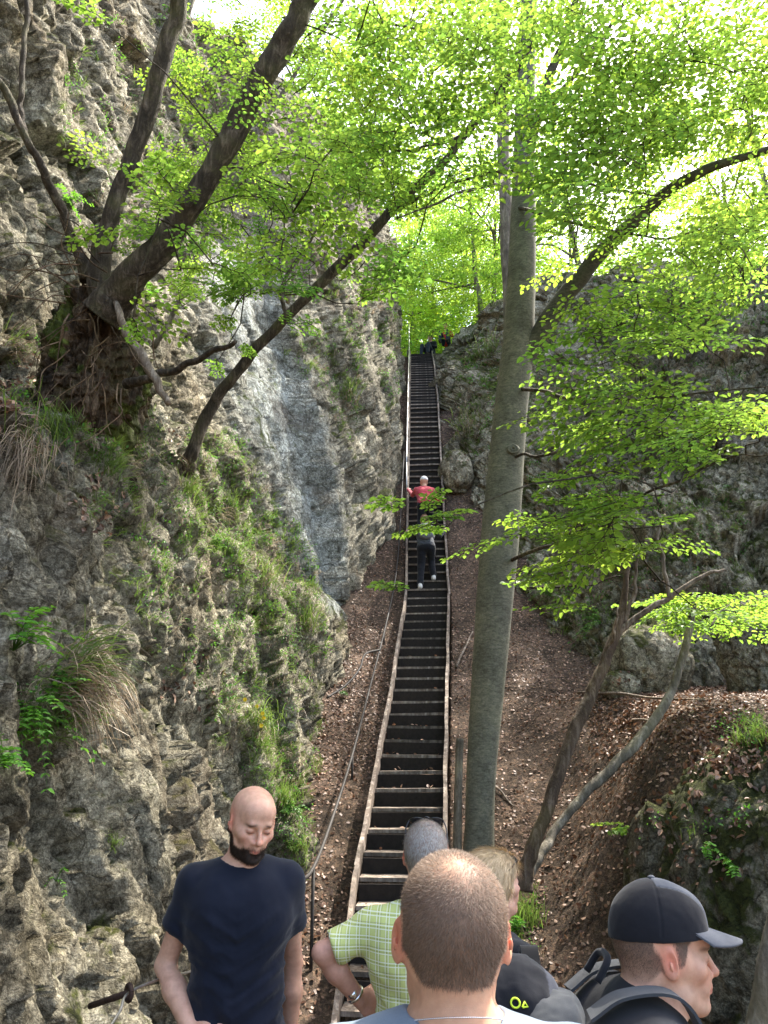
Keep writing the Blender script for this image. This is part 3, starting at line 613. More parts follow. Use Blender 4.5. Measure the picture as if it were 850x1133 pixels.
# --- left multi-stemmed tree on the ledge
T0 = PY(108, 400, 4.95); lt = empty('multi_stemmed_tree', T0); tag(lt, 'dark many stemmed tree leaning from a mossy root mass on the left ledge', 'tree')
sks = []
for nm, pp, ww, sd in [('trunk', [(118, 345, 4.9), (108, 300, 4.85), (125, 240, 4.8), (150, 160, 4.7), (178, 75, 4.6), (200, 0, 4.5), (218, -80, 4.4), (230, -220, 4.3)], [46, 30, 25, 26, 27, 27, 26, 20], 1),
    ('trunk', [(112, 350, 4.85), (140, 318, 4.75), (190, 258, 4.6), (235, 190, 4.5), (275, 115, 4.4), (315, 45, 4.3), (345, -10, 4.2), (385, -90, 4.1), (430, -220, 4.0)], [60, 46, 37, 34, 36, 36, 34, 30, 20], 2),
    ('trunk', [(98, 310, 4.9), (85, 272, 4.8), (60, 215, 4.6), (35, 165, 4.4), (10, 110, 4.3), (-30, 60, 4.2)], [24, 15, 14, 13, 13, 12], 3),
    ('branch', [(28, 150, 4.4), (22, 120, 4.4), (25, 70, 4.4), (30, 0, 4.4), (28, -60, 4.4)], [9, 9, 9, 8, 7], 4),
    ('dead_limb', [(128, 335, 4.7), (142, 370, 4.6), (165, 410, 4.55), (186, 446, 4.5)], [8, 11, 12, 8], 5),
    ('dead_limb', [(140, 425, 4.9), (168, 418, 4.75), (205, 405, 4.6), (262, 377, 4.4)], [14, 11, 9, 6], 6)]:
    _, s = stem(nm, pp, ww, 'dead_wood' if nm == 'dead_limb' and sd == 5 else 'bark_dark', lt, 18, .16, .015, seed=40 + sd); sks.append(s)
# root mass
V, Tq = ICO[7]; c_ = PY(104, 398, 5.25); B_ = V * np.array([.40, .42, .78]); dd = rock_disp(B_ * 2.2 + 7, .42, 71) + .045 * fbm(B_ * 14, 4, 5, .6, True) + .05 * fbm(B_ * np.array([14, 14, 2.5]), 3, 6); W_ = B_ * (1 - .25 * V[:, 2:3]) + V * dd[:, None] + c_
gm = (.9 + .7 * fbm(B_ * 9, 4, 9))[:, None] * np.where(fbm(B_ * 4, 3, 19)[:, None] > .02, np.array([[.9, 1.35, .35]]), np.array([[1.15, 1.0, .85]]))
link('root_mass', mesh_np('root_mass', W_, tris=Tq, col=gm.clip(.1, 3)), M['bark_dark'], lt, -Vector(lt.location))
m = MB(); r = np.random.default_rng(5)
for i in range(48):
    left = i < 22; p = PY(95 + r.normal(0, 22) if left else 110 + r.normal(0, 35), (285 if left else 370) + r.uniform(-25, 60), 4.72); L = r.uniform(.25, .9)
    d0 = np.array([-r.uniform(.4, 1), -r.uniform(0, .4), r.uniform(-.35, .3)]) if left else np.array([r.normal(0, .3), -.25, -1.]); d0 = nrm(d0); q = [p]
    for k in range(5): d0 = nrm(d0 + r.normal(0, .33, 3) + np.array([0, .03, -.12])); q.append(q[-1] + d0 * L / 5)
    R0 = r.uniform(.003, .008); m.tube(curve(q, 20), np.linspace(R0, .002, 20), 5, col=np.array([1, .92, .84]) * r.uniform(.6, 1.9), cap=False, rough=.1, seed=i)
m.build('roots', M['bark_brown'], lt, loc=-Vector(lt.location))
S = region(r, 22, [(160, 230, 60, 60), (230, 290, 60, 45), (330, 170, 60, 60), (90, 190, 40, 30), (175, 350, 30, 30), (250, 60, 60, 50), (110, 40, 60, 40)], (4.0, 5.6), (.3, .6))
S += region(r, 26, [(330, -140, 200, 110), (150, -120, 160, 90)], (4.0, 6.0), (.7, 1.1)) 
S += region(r, 22, [(380, 60, 60, 60), (300, 130, 50, 60), (340, 250, 60, 60)], (4.5, 6.5), (.5, .8))
crown(S, 'leaf_beech', lt, r, np.vstack(sks[:4]), tone=(1.02, 1.0, 1), linkp=.5)
# --- slim leaning tree
S0, n0 = hit(210, 516); S0 = PY(209, 512, S0[1] if S0 is not None and S0[1] < 7.5 else 6.0); Y0 = float(S0[1])
sl_ = empty('leaning_tree', S0); tag(sl_, 'slim dark tree arching from the left ledge up across to the beech', 'tree')
_, q1 = stem('trunk', [(207, 522, Y0 + .08), (212, 500, Y0), (232, 455, Y0), (265, 408, Y0 - .05), (320, 348, Y0 - .1), (380, 290, Y0 - .15), (430, 236, Y0 - .2), (490, 180, Y0 - .3), (545, 108, Y0 - .4), (590, 50, Y0 - .5), (620, -20, Y0 - .6)], [20, 17, 15, 14, 13, 14, 13, 11, 12, 8, 5], 'bark_dark', sl_, 12, .14, .012, seed=61)
_, q2 = stem('branch', [(430, 238, Y0 - .2), (470, 215, Y0 - .2), (520, 195, Y0 - .3), (570, 192, Y0 - .3), (610, 215, Y0 - .3)], [5, 4, 4, 3, 2], 'bark_dark', sl_, 7, .1, .02, seed=62)
_, q3 = stem('branch', [(318, 350, Y0 - .1), (312, 320, Y0 - .1), (335, 280, Y0), (365, 240, Y0)], [6, 5, 4, 3], 'bark_dark', sl_, 7, .1, .02, seed=63)
_, q4 = stem('branch', [(512, 150, Y0 - .3), (480, 160, Y0 - .5), (440, 168, Y0 - .7), (400, 150, Y0 - .8)], [5, 4, 3, 2], 'bark_dark', sl_, 7, .1, .02, seed=64)
r = np.random.default_rng(21)
S = region(r, 52, [(370, 250, 60, 60), (420, 300, 35, 40), (340, 330, 40, 25), (470, 190, 60, 40), (420, 170, 60, 50)], (5.2, 7.2), (.4, .75)) + region(r, 26, [(290, 250, 60, 80), (240, 340, 30, 30), (250, 390, 25, 20), (180, 265, 40, 25)], (5.2, 6.6), (.3, .55))
crown(S, 'leaf_beech', sl_, r, np.vstack([q1[40:], q2, q3, q4]), tone=(.85, .92, 1), linkp=.55)
# --- forked tree on the right
F0 = PY(582, 962, 6.0); F0[2] = float(ground_z(F0[0:1], F0[1:2])[0]); ft = empty('forked_tree', F0); tag(ft, 'crooked brown tree with bare pale forks right of the beech', 'tree')
_, f1 = stem('trunk', [(578, 985, 6.0), (584, 955, 6.0), (600, 912, 6.02), (617, 860, 6.1), (640, 800, 6.2), (660, 755, 6.3), (676, 715, 6.35), (688, 680, 6.4), (694, 635, 6.45), (700, 600, 6.5)], [30, 22, 18, 17, 17, 16, 14, 11, 6, 2], 'bark_brown', ft, 14, .16, .008, seed=71)
for i, (pp, ww) in enumerate([([(680, 705, 6.4), (705, 682, 6.35), (740, 662, 6.3), (772, 640, 6.25), (803, 630, 6.2)], [10, 8, 7, 6, 3]), ([(690, 690, 6.4), (702, 655, 6.35), (706, 620, 6.3), (716, 592, 6.3)], [7, 5, 4, 3]), ([(740, 662, 6.3), (735, 625, 6.35), (728, 595, 6.4), (735, 570, 6.4)], [6, 5, 5, 3]), ([(672, 722, 6.35), (680, 700, 6.2), (684, 672, 6.1)], [5, 4, 2])]):
    stem('dead_limb', pp, ww, 'dead_wood', ft, 8, .12, .012, seed=75 + i)
_, f2 = stem('trunk', [(584, 968, 6.1), (600, 942, 6.2), (614, 920, 6.35), (632, 896, 6.4), (665, 860, 6.5), (702, 825, 6.6), (735, 780, 6.7), (752, 740, 6.75), (763, 695, 6.8), (770, 650, 6.8)], [18, 14, 13, 13, 14, 15, 13, 11, 10, 5], 'bark_grey', ft, 12, .14, .008, seed=81)
r = np.random.default_rng(31)
S = region(r, 34, [(790, 675, 60, 22), (740, 668, 30, 14)], (6.5, 7.6), (.4, .7)) + [(PD(665, 915, 5.4), .34), (PD(682, 920, 5.4), .25)]
crown(S, 'leaf_beech', ft, r, np.vstack([f1[30:], f2[40:]]), linkp=.5)
# --- thick trunk at the bottom right corner
Q0 = PY(836, 1180, 2.75); ct = empty('leaning_tree', Q0); tag(ct, 'grey trunk leaning out of the bottom right corner of the view', 'tree')
stem('trunk', [(812, 1400, 2.9), (830, 1200, 2.75), (842, 1120, 2.72), (852, 1060, 2.7), (866, 1000, 2.7), (890, 900, 2.7), (930, 740, 2.7), (980, 560, 2.7), (1040, 380, 2.75), (1090, 160, 2.8), (1150, -120, 2.9)], [50, 42, 38, 36, 34, 32, 30, 28, 24, 18, 10], 'bark_grey', ct, 18, .12, seed=91)
# --- slim grey saplings on the left cliff, behind
def sapling(pts, ww, lab, seed, leaves=None, mat='bark_grey', tone=(1, 1, 1), name='sapling'):
    P0 = PY(*pts[0]); e = empty(name, P0); tag(e, lab, 'tree'); _, s = stem('trunk', pts, ww, mat, e, 9, .1, .02, seed=seed)
    if leaves:
        r = np.random.default_rng(seed); crown(region(r, *leaves), 'leaf_beech', e, r, s[len(s) // 3:], tone=tone, linkp=.4)
    return e
sapling([(170, 385, 8.0), (200, 330, 7.9), (245, 220, 7.8), (300, 120, 7.7), (350, 45, 7.6), (400, -30, 7.5)], [8, 7, 7, 6, 6, 5], 'slim pale sapling rising behind the thick dark left stems', 101, (75, [(300, 60, 70, 60), (250, 200, 50, 70), (370, 20, 50, 50), (230, 120, 50, 60), (240, 300, 40, 40)], (6.5, 9), (.45, .8)))
sapling([(318, 335, 9.0), (345, 250, 8.9), (385, 175, 8.8), (430, 110, 8.7), (480, 50, 8.6)], [6, 6, 5, 5, 4], 'pale leaning sapling crossing behind the slim arching tree', 102, (50, [(400, 190, 60, 70), (440, 90, 60, 60)], (8, 10), (.6, 1)))
sapling([(150, 350, 7.0), (158, 300, 6.9), (185, 240, 6.8), (240, 170, 6.7)], [5, 4, 4, 3], 'thin twisting sapling between the two thick dark left stems', 103, (14, [(200, 210, 40, 40)], (6.4, 7.2), (.4, .6)))
# --- trees behind the top and on the plateaus
def far_tree(X, Y, zb, H, wr, seed, lab, nsp=110, lean=0, zlow=.35, spread=2.2, tone=(1, 1, 1), scale=2.4, ls=2.0, mat='leaf_far'):
    e = empty('tree', (X, Y, zb)); tag(e, lab, 'tree', None); r = np.random.default_rng(seed)
    P = np.array([[X, Y, zb - .3], [X + lean * .3, Y, zb + H * .4], [X + lean * .7, Y + .2, zb + H * .75], [X + lean, Y, zb + H]]); Pc = curve(P, 30, .06, seed)
    MB().tube(Pc, np.linspace(wr, wr * .3, 30), 10, rough=.1, seed=seed).build('trunk', M['bark_grey'], e, loc=-Vector(e.location))
    lim = []; mb = MB()
    for k in range(7):
        t = r.uniform(.35, .9); a = Pc[int(t * 29)]; an = r.uniform(0, 2 * PI); b = a + np.array([math.cos(an), math.sin(an), r.uniform(.1, .6)]) * spread * r.uniform(.5, .95); c_ = curve([a, (a + b) / 2 + r.normal(0, .15, 3), b], 8); MB().tube(c_, np.linspace(wr * .35, .02, 8), 6).build('limb', M['bark_grey'], e, loc=-Vector(e.location)); lim.append(c_)
    
    S = []
    for _ in range(nsp):
        t = r.uniform(zlow, 1.08); rad = spread * math.sqrt(r.random()) * (1.15 - .6 * abs(t - .65)); an = r.uniform(0, 2 * PI)
        S.append((np.array([X + lean * t + rad * math.cos(an), Y + rad * math.sin(an), zb + H * t]), scale * r.uniform(.5, 1)))
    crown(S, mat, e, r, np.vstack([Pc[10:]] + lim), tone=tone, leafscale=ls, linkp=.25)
far_tree(.2, 27.5, 12.4, 9, .14, 201, 'bright leafy tree directly behind the top of the stairs', 220, .3, -.12, 2.6, (1.1, 1.05, .9))
far_tree(2.6, 29.5, 12.3, 10, .16, 202, 'bright tree behind the top, right above the resting hikers', 300, -.4, -.12, 2.8, (1.15, 1.05, .9))
far_tree(-1.6, 33, 12, 11, .2, 203, 'pale tree farther back left of the gully top', 260, .2, -.1, 3.2, (1.15, 1.08, 1))
far_tree(4.2, 25, 12.6, 9, .14, 204, 'leafy tree on the right plateau behind the beech limb', 220, .4, 0, 2.8, (1.0, 1.0, 1))
far_tree(6.5, 20.5, 11.3, 9, .13, 205, 'tree on the plateau far right above the rock wall', 110, -.4, .25, 2.8, (.95, 1, 1))
far_tree(1.2, 38, 12, 12, .2, 206, 'tall pale tree farthest back in the middle of the gap', 330, 0, -.1, 4.0, (1.2, 1.1, 1))
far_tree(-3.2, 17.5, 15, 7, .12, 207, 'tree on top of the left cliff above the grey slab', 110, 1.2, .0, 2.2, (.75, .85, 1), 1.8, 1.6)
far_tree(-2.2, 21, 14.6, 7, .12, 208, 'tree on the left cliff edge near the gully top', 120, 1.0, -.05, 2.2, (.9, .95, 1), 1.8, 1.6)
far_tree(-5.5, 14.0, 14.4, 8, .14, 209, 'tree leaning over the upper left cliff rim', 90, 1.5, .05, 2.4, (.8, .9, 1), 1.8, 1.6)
far_tree(12.5, 19, 10.6, 10, .14, 210, 'tree at the far right rim of the rock wall', 200, -.6, .2, 2.8, (1.0, 1, 1))
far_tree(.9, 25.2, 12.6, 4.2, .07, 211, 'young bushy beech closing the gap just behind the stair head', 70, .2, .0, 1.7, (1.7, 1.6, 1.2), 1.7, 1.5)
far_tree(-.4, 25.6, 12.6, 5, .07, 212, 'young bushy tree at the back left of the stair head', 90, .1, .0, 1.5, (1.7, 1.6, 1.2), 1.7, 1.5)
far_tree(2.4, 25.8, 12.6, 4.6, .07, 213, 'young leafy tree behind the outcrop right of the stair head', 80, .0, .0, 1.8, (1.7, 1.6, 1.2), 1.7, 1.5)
far_tree(3.6, 23.6, 12.6, 9, .12, 214, 'tall leafy tree rising behind the middle of the right rock wall', 200, -.3, .1, 3.0, (.95, 1, 1))
far_tree(1.5, 31, 12.3, 15, .2, 215, 'very tall tree filling the sky above the gully', 220, -.3, .15, 3.6, (1.0, 1.02, .95))
far_tree(8.5, 29, 11, 12, .2, 216, 'broad tree far behind the right rock wall', 260, .2, .0, 4.2, (1.0, 1.02, .95), 2.8, 2.2)
far_tree(15, 27, 10.8, 14, .2, 217, 'big tree far beyond the right edge of the rock wall', 260, .2, .0, 4.5, (.95, 1.02, .95), 2.8, 2.2)
far_tree(5, 35, 11.5, 16, .22, 218, 'tall tree far back filling the sky right of the beech', 280, .2, .1, 4.2, (1.0, 1.02, .95), 2.8, 2.2)
# tall grey trunk behind the beech
sapling([(562, 400, 11.8), (560, 250, 11.8), (556, 120, 11.9), (552, 0, 12), (548, -120, 12)], [9, 16, 19, 19, 17], 'tall grey trunk half hidden directly behind the beech', 104, (60, [(540, 40, 60, 70), (500, 0, 60, 60)], (10, 13), (.9, 1.4)), name='tree')
# ------------------------------------------------------------------ grass, herbs, leaf litter
def blades(r, base, nrmv, n, length, spread=.5, droop=.5, width=.004, col=(1, 1, 1), var=.3, hang=0.0, rad=.05, nseg=4):
    """curved blades from a tuft; hang pulls them downwards"""
    base = np.asarray(base, float); N = nrm(nrmv)
    D = nrm(N * (1 - .3 * hang) + np.array([0, 0, .7 * (1 - hang)]) + r.normal(0, spread, (n, 3))); P = base + r.normal(0, rad, (n, 3)) * (1 - .6 * np.abs(N)); L = length * r.uniform(.5, 1.15, n)
    S = nrm(np.cross(D, r.normal(0, 1, (n, 3)))); w = width * r.uniform(.7, 1.3, n); pts = []; p = P; d = D
    for k in range(nseg + 1):
        pts.append(p); p = p + d * (L / nseg)[:, None]; d = nrm(d + np.array([0, 0, -1.]) * (droop + hang) * (.35 + .25 * k) * r.uniform(.6, 1.2, (n, 1)))
    pts = np.stack(pts, 1); ww = w[:, None] * np.array([1, .95, .8, .55, .12])[:nseg + 1][None, :]
    V = np.stack([pts - S[:, None] * ww[..., None], pts + S[:, None] * ww[..., None]], 2).reshape(n, -1, 3); k = V.shape[1]
    i = np.arange(n)[:, None, None] * k + np.arange(nseg)[None, :, None] * 2; Q = (i + np.array([0, 1, 3, 2])).reshape(-1, 4)
    c = np.array(col) * (1 + var * r.normal(0, .6, (n, 1))).clip(.4, 1.8); return V.reshape(-1, 3), Q, np.repeat(c, k, 0)
def herb(r, base, nrmv, n, length, leaf=.03, col=(1, 1, 1), spreadr=.10):
    """leafy stems: leaves held round a tuft"""
    N = nrm(nrmv); up = nrm(N * .6 + np.array([0, 0, .6])); C = np.asarray(base) + up * length * r.uniform(.1, 1, (n, 1)) + r.normal(0, spreadr, (n, 3)) * (1 - .5 * np.abs(up)); D = nrm(r.normal(0, 1, (n, 3)) + up * .2 + np.array([0, -.2, -.2])); NN = nrm(up + r.normal(0, .45, (n, 3)) + np.array([0, -.3, .5]))
    L = leaf * r.uniform(.6, 1.3, n); c = np.array(col) * (1 + .2 * r.normal(0, .7, (n, 1))).clip(.4, 1.8)
    return leaf_arrays(C, D, NN, L, L * .6, c)
r = np.random.default_rng(77)
def scatter(ells, n, bvh=None, maxd=40):
    out = []; w = np.array([e[2] * e[3] * (e[4] if len(e) > 4 else 1) for e in ells], float); w /= w.sum(); ch = r.choice(len(ells), n, p=w)
    for k in ch:
        e = ells[k]; a = r.uniform(0, 2 * PI); q = math.sqrt(r.random()); p, nn = hit(e[0] + e[2] * q * math.cos(a), e[1] + e[3] * q * math.sin(a), bvh, maxd)
        if p is not None: out.append((p, nn))
    return out
# short grass and herbs clinging all over the rock (uncountable)
mb = MB(); mh = MB(); md = MB()
green = [(250, 570, 60, 60, 1.6), (300, 640, 50, 70, 1.3), (330, 700, 35, 60), (270, 760, 50, 80, .9), (300, 860, 30, 70, 1.5), (235, 500, 40, 25, 1.5), (300, 600, 40, 30), (385, 430, 20, 60, 1), (370, 400, 40, 40, .8), (430, 400, 15, 60, 1), (345, 390, 30, 30, .6), (150, 560, 60, 90, .35), (60, 430, 60, 60, .5), (120, 480, 60, 40, .9), (200, 650, 60, 100, .35), (330, 820, 30, 60, .8),
    (70, 780, 50, 40, .9), (180, 130, 120, 120, .45), (230, 180, 60, 60, .8), (240, 60, 60, 60, .4), (340, 290, 50, 50, .8), (400, 330, 40, 50, 1), (540, 400, 30, 30, 1.4), (660, 420, 100, 60, .4), (560, 470, 20, 60, .5), (640, 680, 40, 30, .9), (800, 330, 60, 60, .5), (740, 440, 90, 60, .4), (820, 810, 30, 20, 1), (770, 900, 60, 30, .06), (585, 1020, 14, 40, 1.2), (330, 930, 14, 40, 1.5), (800, 600, 50, 60, .6), (640, 610, 60, 60, .6), (700, 560, 90, 90, .5), (740, 330, 90, 60, .6), (600, 480, 40, 60, .7), (530, 450, 30, 60, .8)]
for p, nn in scatter(green, 3400):
    dd = np.linalg.norm(p); k = r.random(); s = .7 + .03 * dd
    if k < .55: (lambda v: mb.add(v[0], v[1], col=v[2]))(blades(r, p - nn * .01, nn, 14, .13 * s, .5, .5, .0022 * max(1, dd / 7), (1, 1.05, .9), rad=.035))
    elif k < .92: (lambda v: mh.add(v[0], v[1], col=v[2]))(herb(r, p, nn, 12, .07 * s, .022 * max(1, dd / 8), (.95, 1.1, .9), .05 * s))
    else: (lambda v: md.add(v[0], v[1], col=v[2]))(blades(r, p - nn * .01, nn, 12, .2 * s, .3, .6, .002 * max(1, dd / 7), (1, 1, 1), hang=.5, rad=.04))
tag(mb.build('grass', M['grass'], smooth=False), 'short green grass clinging to the rock ledges', 'grass', kind='stuff')
tag(mh.build('undergrowth', M['leaf_herb'], smooth=False), 'small leafy herbs and ivy growing over the rocks', 'undergrowth', kind='stuff')
tag(md.build('dry_grass', M['grass_dead'], smooth=False), 'wisps of dry straw coloured grass hanging on the rocks', 'grass', kind='stuff')
# individual tufts
def tuft(px, py, n, L, lab, dead=.0, hang=.5, rad=.06, w=.003, sp=.35, grp=None, lift=0, bvh=BVH_ROCK, droop=.5, flowers=0, hg=.1):
    p, nn = hit(px, py, bvh)
    if p is None: return
    e = empty('grass_tuft', p); tag(e, lab, 'grass tuft', grp); o = Vector(p) * -1
    nd = int(n * dead); ng = n - nd; ng = 0 if dead >= 1 else ng
    if ng: v = blades(r, p, nn + [0, 0, .6], ng, L * .8, sp, droop, w, (1, 1.05, .9), hang=hg, rad=rad); MB().add(v[0], v[1], col=v[2]).build('green_blades', M['grass'], e, smooth=False, loc=o)
    if nd: v = blades(r, p - np.array([0, 0, .04]), nn, nd, L, sp * .6, .5, w * .75, (.9, .85, .8), hang=hang, rad=rad); MB().add(v[0], v[1], col=v[2]).build('dry_blades', M['grass_dead'], e, smooth=False, loc=o)
    for k in range(flowers):
        q = p + nrm(nn + [0, 0, .5]) * L * r.uniform(.4, .8) + r.normal(0, .07, 3); fm = MB(); c0 = q
        for j in range(6):
            a = j * PI / 3; d = np.array([math.cos(a), -.3, math.sin(a)]); fm.add(*[x for x in leaf_arrays(np.array([c0]), np.array([d]), np.array([[0, -1, .3]]), np.array([.022]), np.array([.017]), np.ones((1, 3)))[:2]], col=(1, 1, 1))
        fm.tube([p, (p + q) / 2 + [0, -.01, .01], q], .0012, 4, cap=False)
        fm.build('flower', M['petal'], e, smooth=False, loc=o)
simple('petal', (.85, .62, .03), .5)
tuft(85, 745, 420, .42, 'large tuft with long dry stalks hanging at the far left edge', .65, 1.0, .10, .0035, .4, hg=.35)
tuft(28, 500, 300, .45, 'tuft of straw hair hanging below the dead leaves on the left ledge', .85, 1.1, .09, .003, .3)
tuft(60, 480, 160, .26, 'green arching tuft on the ledge below the mossy roots', .05, .6, .08, .003, .5)
tuft(105, 470, 170, .26, 'green tuft right under the root mass of the dark stems', .05, .6, .08, .003, .5)
tuft(122, 520, 110, .22, 'green tuft at the dark hollow below the many stemmed tree', .05, .6, .06, .003, .5)
tuft(15, 385, 120, .28, 'pale straw tuft at the left edge beside the moss', .7, .8, .09)
tuft(205, 545, 120, .20, 'leafy green tuft below the foot of the slim arching tree', .1, .5, .07)
tuft(255, 560, 200, .28, 'bright tuft on the rim beside the lower grey slab', .1, .5, .10)
tuft(290, 640, 200, .30, 'overhanging tuft on the grassy rim above the yellow flowers', .25, .7, .12)
tuft(340, 690, 160, .30, 'tuft at the lower end of the grey slab lip', .2, .6, .10)
tuft(285, 800, 200, .30, 'long bladed tuft with a few yellow flowers above the bald man', .1, .8, .10, flowers=5, hg=.4)
tuft(310, 890, 200, .28, 'green tuft just right of the bald head', .05, .5, .09, bvh=BVH)
tuft(325, 940, 120, .22, 'low green tuft above the navy shoulder by the path', .05, .5, .07, bvh=BVH)
tuft(385, 440, 160, .5, 'long pale green tuft hanging high between the slab and the stairs', .3, .8, .15, .006)
tuft(400, 330, 120, .5, 'hanging dry tuft below the high roots left of the gap', .6, .9, .15, .006)
tuft(540, 390, 200, .5, 'dense green tuft crowning the outcrop right of the stair top', .2, .5, .25, .007, .5, bvh=BVH)
tuft(520, 470, 120, .5, 'dry tuft draped over the outcrop beside the upper stairs', .6, .9, .2, .006)
tuft(700, 410, 160, .4, 'dry tuft drooping from the rock seen through the beech leaves', .8, 1, .12, .005)
tuft(800, 385, 220, .45, 'straw tuft hanging under the high right ledge', .85, 1, .15, .005)
tuft(690, 445, 160, .4, 'straw tuft on the middle ledge of the right wall', .7, 1, .12, .005)
tuft(835, 820, 120, .16, 'small green tuft at the right edge on the leafy terrace', .05, .4, .07, bvh=BVH)
tuft(580, 1020, 160, .22, 'green tuft growing just right of the near cropped head', .0, .4, .08, bvh=BVH)
tuft(125, 935, 60, .12, 'small mossy tuft in the middle of the lower left rock', .0, .3, .03, .002)
tuft(150, 410, 90, .2, 'scrawny tuft beside the bare dead limb', .2, .5, .06)
# leafy plants (things)
def plant(px, py, n, sc, lab, leaf=.035, depth=None, tone=(1, 1, 1), name='leafy_plant', bvh=BVH):
    p, nn = hit(px, py, bvh)
    if p is None: return
    e = empty(name, p); tag(e, lab, 'plant'); o = -Vector(p); C = []; D = []; NN = []; LL = []; mt = MB()
    for k in range(n):
        d = nrm(nn * .8 + [0, 0, .35] + r.normal(0, .5, 3)); L = sc * r.uniform(.5, 1.1); path = curve([p, p + d * L * .5 + [0, 0, .02], p + d * L - np.array([0, 0, .25 * L])], 8); mt.tube(path, np.linspace(.0022, .001, 8), 4, cap=False)
        for q in range(2, 8):
            t = nrm(path[min(q + 1, 7)] - path[q - 1]); s = nrm(np.cross(t, [0, 0, 1]))
            for sg_ in (-1, 1): C.append(path[q]); D.append(t * .5 + s * sg_ + r.normal(0, .15, 3)); NN.append(np.array([0, -.35, 1]) + r.normal(0, .25, 3)); LL.append(leaf * r.uniform(.7, 1.2))
    LL = np.array(LL); c = np.array(tone) * (1 + .15 * r.normal(0, .7, (len(C), 1))).clip(.5, 1.6); v = leaf_arrays(np.array(C), np.array(D), np.array(NN), LL, LL * .5, c)
    mt.build('stems', M['leaf_herb'], e, smooth=False, loc=o); MB().add(v[0], v[1], col=v[2]).build('leaves', M['leaf_herb'], e, smooth=False, loc=o)
T2 = (1.5, 1.6, 1.1)
plant(15, 720, 16, .30, 'ash like seedling with bright leaves at the left edge, middle height', .04, tone=T2)
plant(35, 790, 18, .34, 'bright leafy plant left of the long hanging dry stalks', .04, tone=T2)
plant(5, 850, 10, .22, 'small bright sprig lowest at the left edge', .035, tone=T2)
plant(70, 760, 12, .24, 'leafy plant on top of the hanging grass tuft', .035, tone=(1.1, 1.3, 1))
plant(62, 975, 3, .08, 'tiny sprig over the dark hollow at lower left', .02, tone=T2)
plant(165, 330, 12, .3, 'sunlit yellow green sprig below the fork of the thick stems', .045, tone=T2)
plant(215, 265, 12, .35, 'leafy plant on the cliff between the thick stems and grey slab', .04, tone=T2)
plant(75, 225, 12, .3, 'sunlit sprig beside the third dark stem', .04, tone=T2)
plant(240, 610, 14, .25, 'leafy plant hanging on the grassy rim', .03)
plant(320, 900, 12, .22, 'broad leaved plant right of the bald head by the path', .04)
plant(780, 945, 4, .12, 'small bright plant on the huge boulder face', .03, tone=T2)
plant(815, 965, 5, .13, 'tiny plant low on the right rock above the grey cap brim', .03, tone=T2)
plant(378, 770, 6, .18, 'green seedling under the short bent rail', .035)
plant(575, 1035, 10, .2, 'low plant beside the near man right ear', .04, tone=T2)
plant(665, 690, 16, .5, 'leafy shrub at the foot of the right wall behind the fork', .05)
plant(610, 660, 14, .5, 'leafy shrub between the beech trunk and the fork', .05)
# leaf litter: ground and ledges
def litter(P, N, size, cols):
    n = len(P); D = nrm(r.normal(0, 1, (n, 3))); N = nrm(N + r.normal(0, .55, (n, 3))); L = size * r.uniform(.6, 1.25, n)
    return leaf_arrays(P + N * .006, np.cross(N, D), N, L, L * .62, cols, fold=r.uniform(-.2, .5), droop=.15)
n = 95000; Yl = 3.2 + (23 - 3.2) * r.random(n) ** 1.35; lx_ = np.interp(Yl, LAD[:, 1], LAD[:, 0]); Xl = lx_ + np.where(r.random(n) < .35, -r.uniform(.35, 1.3, n), r.uniform(.35, 4.2, n)); inl = r.random(n) < .02; Xl = np.where(inl, lx_ + r.uniform(-.4, .4, n), Xl)
dens = .5 + .9 * fbm(np.stack([Xl, Yl, Xl * 0], -1) * .9, 3, 8) + .5 * (Yl > 9) + .35 * (Xl > 1.9); kp_ = (r.random(n) < dens) ; Xl, Yl = Xl[kp_], Yl[kp_]
Zl = ground_z(Xl, Yl); e_ = .03; Nx = -(ground_z(Xl + e_, Yl) - Zl) / e_; Ny = -(ground_z(Xl, Yl + e_) - Zl) / e_; NN = nrm(np.stack([Nx, Ny, np.ones_like(Nx)], -1)); P = np.stack([Xl, Yl, Zl], -1)
pal = np.array([[1, .93, .88], [1.35, 1.22, 1.12], [.55, .42, .36], [.8, .62, .5], [1.9, 1.7, 1.5], [.35, .27, .22]]); cc = pal[r.choice(6, len(P), p=[.22, .11, .27, .20, .03, .17])] * r.uniform(.8, 1.2, (len(P), 1))
v = litter(P, NN, .038, cc); mb = MB().add(v[0], v[1], col=v[2])
# on ledges and boulder tops
for ells, k in (([(740, 790, 90, 30), (800, 830, 60, 30), (690, 800, 40, 50)], 1800), ([(30, 430, 40, 40), (180, 490, 40, 20), (110, 560, 30, 40), (520, 430, 30, 50), (610, 440, 60, 30), (500, 560, 20, 60), (790, 310, 60, 40), (215, 760, 40, 40), (20, 450, 40, 30), (560, 520, 50, 60), (650, 450, 90, 40), (700, 600, 90, 80), (620, 560, 50, 60)], 5000), ([(760, 900, 90, 80), (700, 760, 60, 20)], 300)):
    hs = [(p, nn) for p, nn in scatter(ells, k) if nn[2] > .15]
    if hs:
        A = np.array([h[0] for h in hs]); Bn = np.array([h[1] for h in hs]); cc = pal[r.choice(6, len(A), p=[.26, .2, .2, .16, .06, .12])] * r.uniform(.8, 1.2, (len(A), 1)); v = litter(A, Bn, .045, cc); mb.add(v[0], v[1], col=v[2])
tag(mb.build('leaf_litter', M['leaf_litter'], smooth=False), 'brown fallen beech leaves covering the slope and ledges', 'leaf litter', kind='stuff')
TP = []
for (x, Y, z) in TREADS[:]:
    for _ in range(int(r.integers(0, 9) if Y < 11 else r.integers(0, 3))): TP.append([x + r.uniform(-.32, .32), Y + r.uniform(.03, .19), z + .003])
